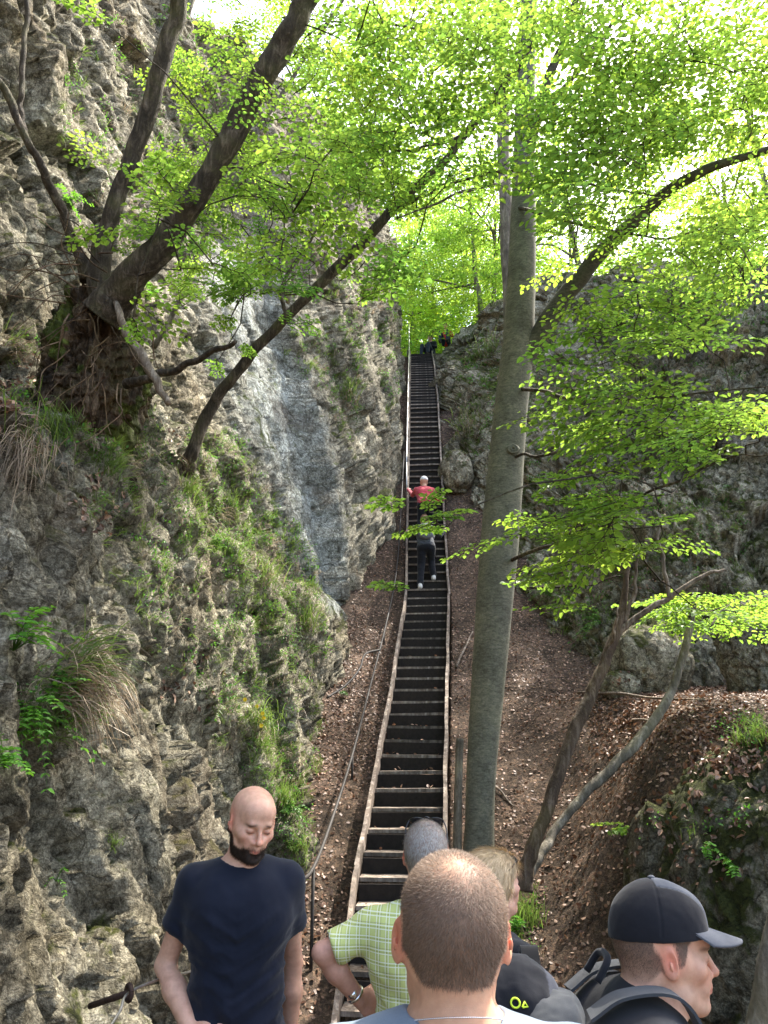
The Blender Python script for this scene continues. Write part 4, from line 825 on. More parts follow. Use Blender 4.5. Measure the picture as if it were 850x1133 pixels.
TP = np.array(TP); cc = pal[r.choice(6, len(TP))]; v = litter(TP, np.tile([[0, 0, 1.]], (len(TP), 1)), .05, cc); tag(MB().add(v[0], v[1], col=v[2]).build('leaf_litter', M['leaf_litter'], smooth=False), 'dry leaves lying on the treads of the staircase', 'leaf litter', kind='stuff')
# dead sticks
for k, (a, b, rr_, lab) in enumerate([((505, 740, 10.2), (523, 700, 11.2), .022, 'pale broken stick lying on leaves right of the stairs'), ((640, 768, 8.5), (780, 778, 8.3), .02, 'long dead stick lying across the leafy terrace'), ((700, 798, 6.6), (760, 812, 6.3), .015, 'bent dead branch on the huge boulder top'), ((545, 870, 7.0), (570, 895, 6.7), .014, 'dark stick on the soil right of the beech foot')]):
    p1, _n = hit(a[0], a[1]); p2, _n = hit(b[0], b[1]); p1 = p1 + [0, -.01, rr_]; p2 = p2 + [0, -.01, rr_]
    o = MB().tube(curve([p1, (p1 * 2 + p2) / 3 + [0, 0, .02], (p1 + 2 * p2) / 3 + [0, 0, -.005], p2], 16, .01, k), np.linspace(rr_, rr_ * .5, 16), 7, rough=.15).build('dead_stick', M['dead_wood']); tag(o, lab, 'stick')
# ------------------------------------------------------------------ smooth-union bodies, meshed with surface nets
class Field:
    def __init__(s, ax, ay, az):
        s.ax = [np.asarray(a, np.float64) for a in (ax, ay, az)]; s.D = np.full([len(a) for a in s.ax], .5, np.float32)
    def apply(s, fn, c, R, k=.02, op='u'):
        c = np.asarray(c, float); R = np.broadcast_to(np.asarray(R, float), (3,)) + k + .03
        sl = []
        for q in range(3):
            lo = np.searchsorted(s.ax[q], c[q] - R[q]); hi = np.searchsorted(s.ax[q], c[q] + R[q]); sl.append(slice(lo, hi))
            if hi <= lo: return
        G = np.stack(np.meshgrid(s.ax[0][sl[0]], s.ax[1][sl[1]], s.ax[2][sl[2]], indexing='ij'), -1)
        d = fn(G).astype(np.float32); a = s.D[tuple(sl)]
        if op == 'u': h = np.maximum(k - np.abs(a - d), 0) / max(k, 1e-6); s.D[tuple(sl)] = np.minimum(a, d) - h * h * k * .25
        elif op == 's': d = -d; h = np.maximum(k - np.abs(a - d), 0) / max(k, 1e-6); s.D[tuple(sl)] = np.maximum(a, d) + h * h * k * .25
    def ell(s, c, r, k=.02, R=None, op='u'):
        c = np.asarray(c, float); r = np.asarray(r, float)
        def f(P):
            p = P - c
            if R is not None: p = p @ R
            k0 = np.linalg.norm(p / r, axis=-1); k1 = np.linalg.norm(p / (r * r), axis=-1); return k0 * (k0 - 1) / np.maximum(k1, 1e-6)
        s.apply(f, c, r.max() if R is not None else r, k, op)
    def cone(s, a, b, ra, rb, k=.02, op='u', flat=None, clip=None):
        """tapered capsule; flat=(axis, factor) squeezes it along a direction; clip=(lo, hi) cuts it square"""
        a = np.asarray(a, float); b = np.asarray(b, float); ba = b - a; L2 = (ba @ ba)
        def f(P):
            p = P - a; tt = (p @ ba) / L2; t = np.clip(tt, 0, 1); v = p - t[..., None] * ba
            if flat is not None:
                ax = np.asarray(flat[0], float); v = v + ax * ((v @ ax) * (1 / flat[1] - 1))[..., None]
            d = np.linalg.norm(v, axis=-1) - (ra + (rb - ra) * t)
            if clip is not None:
                L = math.sqrt(L2); d = np.maximum(d, (tt - clip[1]) * L); d = np.maximum(d, (clip[0] - tt) * L)
            return d
        c = (a + b) / 2; s.apply(f, c, np.abs(ba) / 2 + max(ra, rb), k, op)
    def mesh(s):
        D = s.D; ax = s.ax; ins = D < 0
        n = np.zeros([x - 1 for x in D.shape], np.uint8)
        for i in (0, 1):
            for j in (0, 1):
                for k in (0, 1): n += ins[i:D.shape[0] - 1 + i, j:D.shape[1] - 1 + j, k:D.shape[2] - 1 + k]
        act = (n > 0) & (n < 8); I = np.argwhere(act); idx = np.full(act.shape, -1, np.int32); idx[act] = np.arange(len(I)); acc = np.zeros((len(I), 3)); cnt = np.zeros(len(I))
        co = [(i, j, k) for i in (0, 1) for j in (0, 1) for k in (0, 1)]
        def val(c): return D[I[:, 0] + c[0], I[:, 1] + c[1], I[:, 2] + c[2]]
        def pos(c): return np.stack([ax[q][I[:, q] + c[q]] for q in range(3)], -1)
        for c0 in co:
            for q in range(3):
                if c0[q]: continue
                c1 = list(c0); c1[q] = 1; a = val(c0); b = val(c1); m = (a < 0) != (b < 0); t = np.where(m, a / np.where(m, a - b, 1), 0)[:, None]
                acc += np.where(m[:, None], pos(c0) * (1 - t) + pos(c1) * t, 0); cnt += m
        V = acc / cnt[:, None]; Q = []
        for q in range(3):
            o = [(q + 1) % 3, (q + 2) % 3]; sa = [slice(None)] * 3; sb = [slice(None)] * 3; sa[q] = slice(0, -1); sb[q] = slice(1, None)
            ch = ins[tuple(sa)] != ins[tuple(sb)]; E = np.argwhere(ch); E = E[(E[:, o[0]] > 0) & (E[:, o[1]] > 0) & (E[:, o[0]] < D.shape[o[0]] - 1) & (E[:, o[1]] < D.shape[o[1]] - 1)]
            if not len(E): continue
            fl = ins[E[:, 0], E[:, 1], E[:, 2]]
            def cell(da, db):
                F = E.copy(); F[:, o[0]] -= da; F[:, o[1]] -= db; return idx[F[:, 0], F[:, 1], F[:, 2]]
            quad = np.stack([cell(1, 1), cell(0, 1), cell(0, 0), cell(1, 0)], -1); quad[~fl] = quad[~fl][:, ::-1]; Q.append(quad[(quad >= 0).all(1)])
        Q = np.vstack(Q); return V, Q
def smooth_v(V, Q, it=2, lam=.5, keep=None):
    for _ in range(it):
        n = len(V); i = np.concatenate([Q[:, 0], Q[:, 1], Q[:, 2], Q[:, 3]] * 2); j = np.concatenate([Q[:, 1], Q[:, 2], Q[:, 3], Q[:, 0], Q[:, 3], Q[:, 0], Q[:, 1], Q[:, 2]])
        c = np.bincount(i, minlength=n); S = np.stack([np.bincount(i, V[j, q], n) for q in range(3)], -1)
        V = V + lam * (S / np.maximum(c, 1)[:, None] - V)
    return V
def vnormals(V, Q):
    n = np.cross(V[Q[:, 2]] - V[Q[:, 0]], V[Q[:, 3]] - V[Q[:, 1]]); i = Q.T.ravel(); n4 = np.tile(n, (4, 1)); return nrm(np.stack([np.bincount(i, n4[:, q], len(V)) for q in range(3)], -1))
def rx(a): c, s = math.cos(a), math.sin(a); return np.array([[1, 0, 0], [0, c, -s], [0, s, c]])
def ry(a): c, s = math.cos(a), math.sin(a); return np.array([[c, 0, s], [0, 1, 0], [-s, 0, c]])
def rz_(a): c, s = math.cos(a), math.sin(a); return np.array([[c, -s, 0], [s, c, 0], [0, 0, 1]])
def skin_mat():
    nt = NT('skin'); at = nt.n('ShaderNodeVertexColor', layer_name='Col'); tc = nt.n('ShaderNodeTexCoord'); n1 = nt.noise(45, 4, .6, (tc, 'Object')); n2 = nt.noise(700, 2, .5, (tc, 'Object')); n3 = nt.noise(12, 3, .5, (tc, 'Object'))
    c = nt.mix(1, at, nt.ramp(n1, [(.3, (.88, .82, .80)), (.7, (1.1, 1.08, 1.06))]), 'MULTIPLY'); c = nt.mix(1, c, nt.ramp(n3, [(.3, (.92, .86, .84)), (.7, (1.06, 1.06, 1.06))]), 'MULTIPLY')
    h = nt.math('ADD', nt.math('MULTIPLY', n1, .6), nt.math('MULTIPLY', n2, .5))
    b = pbsdf(nt, c, .52, h, .25, .0025, **{'Specular IOR Level': .35, 'Subsurface Weight': .12, 'Subsurface Scale': .01}); M['skin'] = nt.surf(b)
skin_mat()
def cloth(name, color, rough=.9, sc=9, amp=.12, weave=900, plaid=None, bs=.25):
    nt = NT(name); tc = nt.n('ShaderNodeTexCoord'); P = (tc, 'Object'); at = nt.n('ShaderNodeVertexColor', layer_name='Col')
    n1 = nt.noise(sc, 4, .6, P); n2 = nt.noise(weave, 2, .5, P); base = color
    if plaid:
        sep = nt.n('ShaderNodeSeparateXYZ', {0: P}); base = color
        # repeating woven stripes along both directions
        def stripes(ax, rep, lo, hi):
            f = nt.math('FRACT', nt.math('MULTIPLY', (sep, ax), 1 / rep)); a = nt.math('GREATER_THAN', f, lo); b = nt.math('LESS_THAN', f, hi); return nt.math('MULTIPLY', a, b)
        for ax in ('X', 'Z'):
            base = nt.mix(nt.math('MULTIPLY', stripes(ax, .034, .55, 1.0), .40), base, (.62, .70, .30))
        for ax in ('X', 'Z'):
            base = nt.mix(nt.math('MULTIPLY', stripes(ax, .034, .06, .16), .8), base, (.78, .82, .66)); base = nt.mix(nt.math('MULTIPLY', stripes(ax, .034, .36, .46), .8), base, (.78, .82, .66))
            base = nt.mix(nt.math('MULTIPLY', stripes(ax, .034, .24, .275), .6), base, (.10, .16, .12)); base = nt.mix(nt.math('MULTIPLY', stripes(ax, .068, .77, .79), .6), base, (.12, .15, .12))
    c = nt.mix(1, base, nt.ramp(n1, [(.3, (1 - amp,) * 3), (.7, (1 + amp,) * 3)]), 'MULTIPLY'); c = nt.mix(1, c, nt.ramp(n2, [(.3, (.85,) * 3), (.7, (1.12,) * 3)]), 'MULTIPLY'); c = nt.mix(1, c, at, 'MULTIPLY')
    M[name] = nt.surf(pbsdf(nt, c, rough, n2, bs, .001, **{'Specular IOR Level': .12, 'Sheen Weight': .15}))
cloth('navy_cotton', (.010, .013, .024)); cloth('pale_cotton', (.17, .21, .26)); cloth('plaid_cotton', (.50, .53, .11), plaid=True); cloth('black_fabric', (.012, .013, .017)); cloth('charcoal_fabric', (.05, .055, .065)); cloth('grey_fabric', (.13, .14, .155), amp=.15)
cloth('heather_grey', (.080, .086, .100), amp=.2, weave=500); cloth('pink_fabric', (.45, .06, .08)); cloth('light_pink', (.65, .45, .46)); cloth('red_fabric', (.5, .05, .04)); cloth('khaki', (.10, .09, .06)); cloth('jeans', (.03, .04, .06)); cloth('white_fabric', (.7, .7, .7)); cloth('cream_fabric', (.5, .45, .4))
simple('eye', (.6, .58, .55), .2); simple('shoe_white', (.6, .58, .55), .7, 60, .2); simple('shoe_dark', (.04, .035, .03), .7, 60, .2); simple('gloss_black', (.01, .01, .012), .15, spec=.5); simple('silver', (.8, .8, .8), .25, metal=1); simple('lime', (.65, .85, .05), .6)
simple('hair', (1, 1, 1), .55, usecol=True)
SKIN = np.array([.56, .34, .25])
HAIRLINE = [(-.12, -.085), (-.07, -.088), (-.045, -.06), (-.028, -.03), (.0, -.02), (.022, -.012), (.03, .02), (.05, .05), (.09, .068), (.12, .068)]
def head_prims(F, O, R, s, female=False, jaw=1.0, ear=(0, 1)):
    """head in its own frame: +Y the face, +X its right, origin between the eyes' level and the skull axis"""
    g = lambda x, y, z: O + R @ (np.array([x, y, z]) * s)
    e = lambda c, r, k=.02, Rr=None, op='u': F.ell(g(*c), np.array(r) * s, k * s, R if Rr is None else R @ Rr, op)
    c = lambda a, b, ra, rb, k=.015, op='u': F.cone(g(*a), g(*b), ra * s, rb * s, k * s, op)
    e((0, -.018, .032), (.0765, .094, .083)); e((0, -.035, .015), (.071, .072, .075), .03); e((.022, -.034, .048), (.048, .060, .050), .01); e((-.022, -.034, .048), (.048, .060, .050), .01); e((0, .03, -.035), (.058, .056, .075), .035); e((0, .045, .055), (.055, .042, .045), .03)
    for sx in (-1, 1):
        c((sx * .052, -.012, -.045), (sx * .044, .012, -.078), .015, .015 * jaw, .03); c((sx * .044, .012, -.078), (sx * .012, .068, -.098), .015 * jaw, .016, .03)
        e((sx * .043, .054, -.022), (.022, .024, .020), .025); e((sx * .060, .005, -.01), (.014, .03, .03), .02)
    e((0, .074, -.094), (.020, .017, .017), .02); e((0, .062, -.055), (.034, .032, .034), .02)
    c((-.030, .080, .021), (.030, .080, .021), .010, .010, .018)
    for sx in (-1, 1):
        e((sx * .031, .096, .0), (.017, .018, .012), .014, op='s'); e((sx * .031, .0735, .0), (.0150, .0145, .0135), .004)
        e((sx * .013, .091, -.037), (.008, .010, .0075), .008); c((sx * .024, .084, -.030), (sx * .030, .074, -.06), .006, .006, .02)
    c((0, .085, .012), (0, .108, -.028), .0065, .0085, .010); e((0, .109, -.031), (.0095, .009, .0085), .008); c((0, .100, -.037), (0, .093, -.040), .006, .006, .006)
    c((0, .090, -.044), (0, .092, -.055), .006, .008, .014)
    for sx in (-1, 1):
        c((sx * .021, .082, -.0635), (0, .0955, -.0605), .0035, .0055, .006); c((sx * .019, .082, -.067), (0, .0935, -.0725), .0035, .0068, .006)
    c((-.018, .091, -.0665), (.018, .091, -.0665), .0010, .0010, .004, 's')
    e((0, .095, -.083), (.014, .010, .006), .01, op='s')
    for sx in (-1, 1):                                    # ears
        ce = (sx * (.0795 + ear[0]), -.012, -.011); Rr = rz_(sx * (-.42 - ear[0] * 30)) @ rx(.16); E_ = ear[1]
        e(ce, (.0055, .0170 * E_, .0300 * E_), .006, Rr); e((sx * .0755, -.004, -.03), (.007, .010, .012), .008, Rr)
        e((ce[0] + sx * .007, ce[1] + .002, ce[2] + .002), (.0065, .0105, .020), .004, Rr, 's'); e((ce[0] + sx * .006, ce[1] + .001, ce[2] - .004), (.004, .004, .010), .003, Rr)
def hand(F, w, d, pn, ts, s=1.0, curl=.5, spread=.06):
    """palm + four bent fingers + thumb. d: wrist to knuckles, pn: out of the palm, ts: thumb side"""
    d = nrm(d); pn = nrm(pn - d * np.dot(pn, d)); ts = nrm(ts - d * np.dot(ts, d) - pn * np.dot(ts, pn)); R = np.stack([ts, d, pn], -1)
    F.ell(w + d * .045 * s, np.array([.040, .052, .0155]) * s, .015 * s, R)
    for i, (o, L, rr) in enumerate(((.029, .078, .0085), (.010, .087, .009), (-.010, .081, .0085), (-.029, .062, .0075))):
        a = w + (d * (.082 - .006 * abs(i - 1.2)) + ts * o) * s; dd = nrm(d + ts * (o * spread * 20)); cu = curl * (1 + .12 * i)
        F.cone(w + (d * .04 + ts * o * .8) * s, a, .011 * s, rr * 1.15 * s, .012 * s)
        for f, q in ((.45, .75), (.30, 1.0), (.25, .9)):
            dd = nrm(dd * math.cos(cu * q) + pn * math.sin(cu * q)); b = a + dd * L * f * s; F.cone(a, b, rr * s, rr * .9 * s, .002 * s); a = b; rr *= .92
            pn2 = pn
    t0 = w + (d * .018 + ts * .026 + pn * .004) * s; t1 = t0 + nrm(ts * .75 + d * .75 + pn * .35) * .040 * s; t2 = t1 + nrm(ts * .25 + d + pn * .4) * .030 * s; t3 = t2 + nrm(d + pn * .45 - ts * .05) * .024 * s
    F.cone(t0, t1, .0150 * s, .0115 * s, .014 * s); F.cone(t1, t2, .0108 * s, .0098 * s, .003 * s); F.cone(t2, t3, .0098 * s, .0085 * s, .003 * s)
def strands(V, Nn, mask, n, L, w, flow, r, cola, colb, lift=.35, jit=.35):
    p = mask.clip(0, 1); p = p / p.sum(); i = r.choice(len(V), n, p=p); B = V[i] + r.normal(0, .0016, (n, 3)); N = Nn[i]; B = B - N * ((B - V[i]) * N).sum(1, keepdims=True)
    f = flow(V[i]) if callable(flow) else np.broadcast_to(flow, (n, 3)); f = f - N * (f * N).sum(1, keepdims=True); D = nrm(nrm(f) + N * lift + r.normal(0, jit, (n, 3))); S = nrm(np.cross(D, N)); ln = (L * r.uniform(.5, 1.2, n))[:, None]
    m = B + D * ln * .55; t = B + D * ln - N * ln * .10; Vv = np.stack([B - S * w, B + S * w, m + S * w * .7, m - S * w * .7, t], 1).reshape(-1, 3); b = np.arange(n)[:, None] * 5
    c = np.array(cola) + (np.array(colb) - np.array(cola)) * r.random((n, 1)); return Vv, b + [0, 1, 2, 3], b + [3, 2, 4], np.repeat(c, 5, 0)
def person(label, target, face, s=1.0, lean=0., twist=0., head=(0, 0, 0), arms=None, legs=None, fine=.0032, coarse=.012, skin=SKIN, top='navy_cotton', topname='t_shirt', sleeve=.62, bottom='jeans', shoe='shoe_dark', hem=.90, collar=.0, hairline=None, ear=(0, 1), detail=True, cat='person', group=None, build=1.0, seat=False, colfn=None, sidelean=0., sler=.060, neck=1.56, neckr=.056, shw=.172, grip=.9):
    """target: world point of the head origin; face: heading of the body; arms in world points (elbow, wrist, hand dir, palm normal, thumb side)"""
    Rz = rz_(face); TL = rx(-lean) @ ry(sidelean) @ rz_(twist)          # lean tips the torso towards +Y
    pel = np.array([0, 0, .96]) * s; up = lambda x, y, z: pel + TL @ (np.array([x * build, y, z - .96]) * s)
    nb = up(0, -.022, 1.505); HR = TL @ np.eye(3) if False else np.eye(3); HR = rz_(head[1]) @ rx(-head[0]) @ ry(head[2])
    ho = up(0, -.02, neck) + HR @ (np.array([0, .036, .105]) * s)
    base = np.asarray(target, float) - Rz @ ho; toL = lambda P: (np.asarray(P, float) - base) @ Rz     # world -> local
    dirL = lambda D: np.asarray(D, float) @ Rz
    sh = {1: up(shw, -.01, 1.432), -1: up(-shw, -.01, 1.432)}; A = {}
    for sd in (1, -1):
        a = (arms or {}).get(sd)
        if a is None: A[sd] = (sh[sd] + np.array([sd * .05, -.03, -.29]) * s, sh[sd] + np.array([sd * .04, .05, -.54]) * s, np.array([0, .1, -1.]), np.array([-sd, 0, 0.]), np.array([0, 1., 0]))
        else: A[sd] = (toL(a[0]), toL(a[1]), dirL(a[2]), dirL(a[3]), dirL(a[4]))
    hips = {1: pel + np.array([.085, 0, -.02]) * s, -1: pel + np.array([-.085, 0, -.02]) * s}; Lg = {}
    for sd in (1, -1):
        l = (legs or {}).get(sd); Lg[sd] = (np.array([sd * .10, .03, .50]) * s, np.array([sd * .11, -.02, .085]) * s) if l is None else (toL(l[0]), toL(l[1]))
    pts = np.array([ho] + [x for v in A.values() for x in v[:2]] + [x for v in Lg.values() for x in v] + [pel, nb] + list(hips.values())); lo = pts.min(0) - .2 * s; hi = pts.max(0) + .2 * s
    lo[2] = min(lo[2], -.02 + (0 if legs is None else lo[2]))
    def axes(q, mul=1):
        c = ho[q]; hw = .145 * s; l, h = lo[q], hi[q]; f = fine * mul if detail else coarse; m = (fine * 1.6 * mul) if detail else coarse
        if q == 2: segs = [(l, min(.75 * s, c - .5), coarse), (min(.75 * s, c - .5), c - hw - .08, m), (c - hw - .08, h, f)] if c - .5 > l else [(l, h, m)]
        else: segs = [(l, c - hw, m), (c - hw, c + hw, f), (c + hw, h, m)]
        return axis_pts([x for x in segs if x[1] > x[0] + 1e-4])
    axs = [axes(q) for q in range(3)]
    F = Field(*axs); FS = Field(*[axes(q, 1.7) for q in range(3)]); FT = Field(*[axis_pts([(lo[q], hi[q], .012)]) for q in range(3)])
    # --- body
    head_prims(F, ho, HR, s, ear=ear)
    nk = neckr * s
    F.cone(up(0, -.022, 1.47), ho + HR @ (np.array([0, -.035, -.06]) * s), nk * 1.08, nk * .98, .03 * s); F.cone(up(0, .0, 1.47), ho + HR @ (np.array([0, .02, -.08]) * s), nk * .8, nk * .72, .03 * s)
    def torso(G, o, k=.05):
        G.ell(up(0, .0, 1.30), np.array([.152 * build + o, .105 + o, .19 + o]) * s, k * s, TL); G.ell(up(0, .01, 1.11), np.array([.135 * build + o, .10 + o, .16 + o]) * s, k * s, TL); G.ell(up(0, .0, .98), np.array([.145 * build + o, .105 + o, .12 + o]) * s, k * s, TL)
        for sd in (1, -1):
            G.cone(up(0, -.02, 1.468), sh[sd], (.044 + o) * s, (.046 + o * .6) * s, k * s); G.ell(up(sd * .07, .030, 1.35), np.array([.09 * build, .066 + o, .095]) * s, (k + .04) * s, TL); G.ell(up(sd * .09, -.045, 1.37), np.array([.08 * build, .06 + o, .10]) * s, k * s, TL)
    torso(F, 0)
    for sd in (1, -1):
        el, wr, hd, pn, ts = A[sd]; F.cone(sh[sd], el, .048 * s, .034 * s, .03 * s)
        mid = el * .62 + wr * .38; F.cone(el, mid, .034 * s, .038 * s, .02 * s); F.cone(mid, wr, .039 * s, .025 * s, .02 * s); hand(F, wr, hd, pn, ts, s, grip if np.isscalar(grip) else grip[sd])
        kn, an = Lg[sd]; F.cone(hips[sd], kn, .078 * s, .052 * s, .04 * s); F.cone(kn, kn * .65 + an * .35, .050 * s, .052 * s, .03 * s); F.cone(kn * .65 + an * .35, an, .052 * s, .034 * s, .02 * s)
    V, Q = F.mesh(); V = smooth_v(V, Q, 1, .4)
    hl = ((V - ho) @ HR) / s; x, y, z = hl.T; ishead = (z > -.16) & (np.linalg.norm(hl, axis=1) < .2)
    C = np.ones((len(V), 3)) * skin
    near = np.exp(-(((np.abs(x) - .081) / .014) ** 2 + ((y + .012) / .03) ** 2 + ((z + .005) / .04) ** 2)) * ishead; C = C * (1 - near[:, None] * np.array([-.02, .38, .42]))
    lips = np.exp(-((x / .021) ** 4 + ((z + .067) / .0095) ** 2)) * (y > .07) * ishead; C = C * (1 - lips[:, None] * np.array([.10, .45, .42]))
    nose = np.exp(-((x / .016) ** 2 + ((z + .030) / .018) ** 2)) * (y > .09) * ishead; C = C * (1 - nose[:, None] * np.array([-.04, .14, .16])); ck = np.exp(-(((np.abs(x) - .045) / .02) ** 2 + ((z + .03) / .02) ** 2)) * (y > .04) * ishead; C = C * (1 - ck[:, None] * np.array([0, .14, .14]))
    lid = np.exp(-(((np.abs(x) - .031) / .016) ** 2 + ((z + .002) / .006) ** 4)) * (y > .07) * ishead; C = C * (1 - lid[:, None] * np.array([.25, .35, .35]))
    lash = np.exp(-(((np.abs(x) - .031) / .014) ** 4 + ((z + .0065 - .002 * np.cos((np.abs(x) - .031) * 110)) / .0016) ** 2)) * (y > .07) * ishead; C = C * (1 - .85 * lash[:, None])
    brow = np.exp(-(((np.abs(x) - .033) / .018) ** 4 + ((z - .0215 + .25 * (np.abs(x) - .033) ** 1) / .0052) ** 2)) * (y > .055) * ishead; C = C * (1 - .80 * brow[:, None])
    hm = sstep(-.004, .006, z - interp(y, hairline or HAIRLINE)) * ishead * (1 - sstep(.0768, .080, np.abs(x)) * (np.abs(y + .012) < .035) * (np.abs(z + .008) < .045))
    N = vnormals(V, Q)
    if colfn: C = colfn(C, x, y, z, hm, V, ishead)
    e = empty('person', base, face); tag(e, label, cat, group)
    bo = link('body', mesh_np('body', V, Q, col=C), M['skin'], e)
    # --- shirt
    if top:
        torso(FS, .014, .06)
        FS.ell(up(0, .0, .99), np.array([.160 * build, .118, .13]) * s, .05 * s, TL)
        for sd in (1, -1):
            el, wr = A[sd][:2]
            if sleeve < 1: FS.cone(sh[sd], el, .054 * s, sler * s, .04 * s, clip=(-.3, sleeve))
            else: FS.cone(sh[sd], el, .062 * s, .050 * s, .035 * s); FS.cone(el, wr, .050 * s, .036 * s, .02 * s, clip=(-.2, .96))
        zc_ = hem * s; nrmT = TL @ np.array([0, 0, 1.]); p0 = up(0, 0, hem)
        D = FS.D; GXx = np.stack(np.meshgrid(*FS.ax, indexing='ij'), -1); armmask = 0
        pl = ((p0 - GXx) @ nrmT).astype(np.float32)
        if legs is None or not seat: FS.D = np.maximum(D, np.where(np.abs((GXx - p0) @ (TL @ np.array([1., 0, 0]))) < .21 * s * build, pl, -1).astype(np.float32))
        # neck opening: a tilted disc removed round the neck
        FS.cone(up(0, -.014, 1.475 + collar), up(0, .02, 1.64), .070 * s, .105 * s, .006 * s, 's')
        Vs_, Qs_ = FS.mesh(); Vs_ = smooth_v(Vs_, Qs_, 1, .4); Ns = vnormals(Vs_, Qs_)
        q = Vs_ / s; dz = q[:, 2]; fol = fbm(np.stack([q[:, 0] * 6 + q[:, 2] * 5, q[:, 1] * 6, q[:, 2] * 16 - np.abs(q[:, 0]) * 9], -1), 3, 401, .45, True) * .015 * sstep(1.44, 1.18, dz) + fbm(q * np.array([9, 9, 7]), 3, 402) * .007
        Vs_ = Vs_ + Ns * (fol * s)[:, None]
        link(topname, mesh_np(topname, Vs_, Qs_, col=np.ones((len(Vs_), 3))), M[top], e)
    # --- trousers and shoes
    FT.ell(pel + np.array([0, 0, .0]), np.array([.158 * build, .120, .11]) * s, .05 * s)
    for sd in (1, -1):
        kn, an = Lg[sd]; FT.cone(hips[sd], kn, .092 * s, .068 * s, .04 * s); FT.cone(kn, an, .066 * s, .055 * s, .03 * s, clip=(-.2, 1.0))
    Vt, Qt = FT.mesh(); Vt = smooth_v(Vt, Qt, 1, .4); Nt = vnormals(Vt, Qt); Vt = Vt + Nt * (fbm(Vt * np.array([8, 8, 14]) / s, 3, 403, .5, True) * .006 * s)[:, None]
    link('trousers', mesh_np('trousers', Vt, Qt, col=np.ones((len(Vt), 3))), M[bottom], e)
    for sd in (1, -1):
        kn, an = Lg[sd]; G = Field(*[np.arange(an[q] - .26 * s, an[q] + .26 * s, .008) for q in range(3)]); fy = np.array([0, 1., 0])
        G.cone(an + np.array([0, -.03, -.045]) * s, an + np.array([sd * .01, .13, -.052]) * s, .040 * s, .036 * s, .02 * s); G.cone(an + np.array([0, -.02, -.03]) * s, an + np.array([0, -.01, .02]) * s, .042 * s, .040 * s, .02 * s)
        pl = ((an[2] - .085 * s) - G.ax[2])[None, None, :].astype(np.float32); G.D = np.maximum(G.D, pl); vv, qq = G.mesh(); link('shoe', mesh_np('shoe', vv, qq, col=np.ones((len(vv), 3))), M[shoe], e)
    info = dict(e=e, V=V, Q=Q, N=N, hl=hl, hm=hm, ho=ho, HR=HR, s=s, up=up, TL=TL, A=A, sh=sh, base=base, Rz=Rz, ishead=ishead, face=face)
    return info
def headpt(I, x, y, z): return I['ho'] + I['HR'] @ (np.array([x, y, z]) * I['s'])
def hair_obj(I, mask, n, L, w, flow, cola, colb, name='hair', lift=.35, jit=.3, seed=0):
    V, q, t, c = strands(I['V'], I['N'], mask, n, L, w, flow, np.random.default_rng(seed), cola, colb, lift, jit); return link(name, mesh_np(name, V, q, t, c, False), M['hair'], I['e'])
def sunglasses(I, lab, z=.085, y=.05, pitch=.5):
    e = empty('sunglasses', I['base'] + I['Rz'] @ headpt(I, 0, y, z)); e.rotation_euler = (0, 0, I['face']); tag(e, lab, 'sunglasses'); o = headpt(I, 0, y, z); R = I['HR'] @ rx(pitch); s = I['s']
    for sx in (-1, 1):
        V, T = ICO[4]; W = (V * np.array([.030, .006, .020]) + np.array([sx * .034, .045 - .004, 0])) @ R.T * s; link('lens', mesh_np('lens', W, tris=T, col=np.ones((len(W), 3))), M['gloss_black'], e)
        P = [R @ np.array([sx * .062, .042, .004]) * s, R @ np.array([sx * .074, .01, .0]) * s, R @ np.array([sx * .077, -.04, -.004]) * s, R @ np.array([sx * .074, -.08, -.018]) * s]
        MB().tube(curve(P, 14), .0028 * s, 6).build('temple', M['gloss_black'], e)
    MB().tube([R @ np.array([-.012, .048, .006]) * s, R @ np.array([0, .052, .010]) * s, R @ np.array([.012, .048, .006]) * s], .003 * s, 6).build('bridge', M['gloss_black'], e)
rp_ = np.random.default_rng(500)
# --- man in the navy t-shirt (faces the camera, looks down)
def col_navy(C, x, y, z, hm, V, ih):
    bd = sstep(-.003, .016, -(z + interp(y, [(-.02, .03), (.0, .015), (.010, .035), (.03, .066), (.06, .070), (.078, .053), (.12, .048)])) ) * sstep(-.012, -.002, y + np.clip(-.05 - z, 0, .03) * 0) * ih * sstep(-.125, -.105, z) * (1 - .35 * (z > -.064) * (y > .07))
    lip = np.exp(-((x / .021) ** 4 + ((z + .067) / .0105) ** 4)) * (y > .07); bd = bd * (1 - lip); bd = bd * (1 - np.exp(-((x / .022) ** 2 + ((z + .030) / .014) ** 2)) * (y > .08))
    bd = bd * (1 - .45 * (.5 + .5 * fbm(np.stack([x, y, z], -1) * 120, 2, 3)) * sstep(-.085, -.05, z)); col_navy.bd = bd
    C = C * (1 - .82 * bd[:, None] * np.array([1, 1.02, 1.05])); st = hm * ih * sstep(.06, -.03, y) * sstep(.10, .02, z); return C * (1 - .22 * st[:, None] * np.array([.9, 1, 1]))
NAVY_SK = np.array([.68, .42, .30])
I1 = person('bald bearded man in a plain navy t-shirt looking down beside the left rock', PD(280, 909, 2.70), math.radians(187), 1.0, lean=.0, head=(math.radians(20), math.radians(20), math.radians(-5)), build=1.03, shw=.160, neck=1.55,
    arms={1: (PD(183, 1068, 2.62), PD(212, 1142, 2.42), nrm(PD(245, 1160, 2.34) - PD(212, 1142, 2.42)), [0.2, .7, -.6], [.2, -.3, .9]), -1: (PD(324, 1065, 2.72), PD(320, 1150, 2.66), [0, -.1, -1], [-.9, .2, 0], [0, -1, 0])}, fine=.0030, skin=NAVY_SK, top='navy_cotton', sleeve=.55, colfn=col_navy, hem=.86, grip=.5)
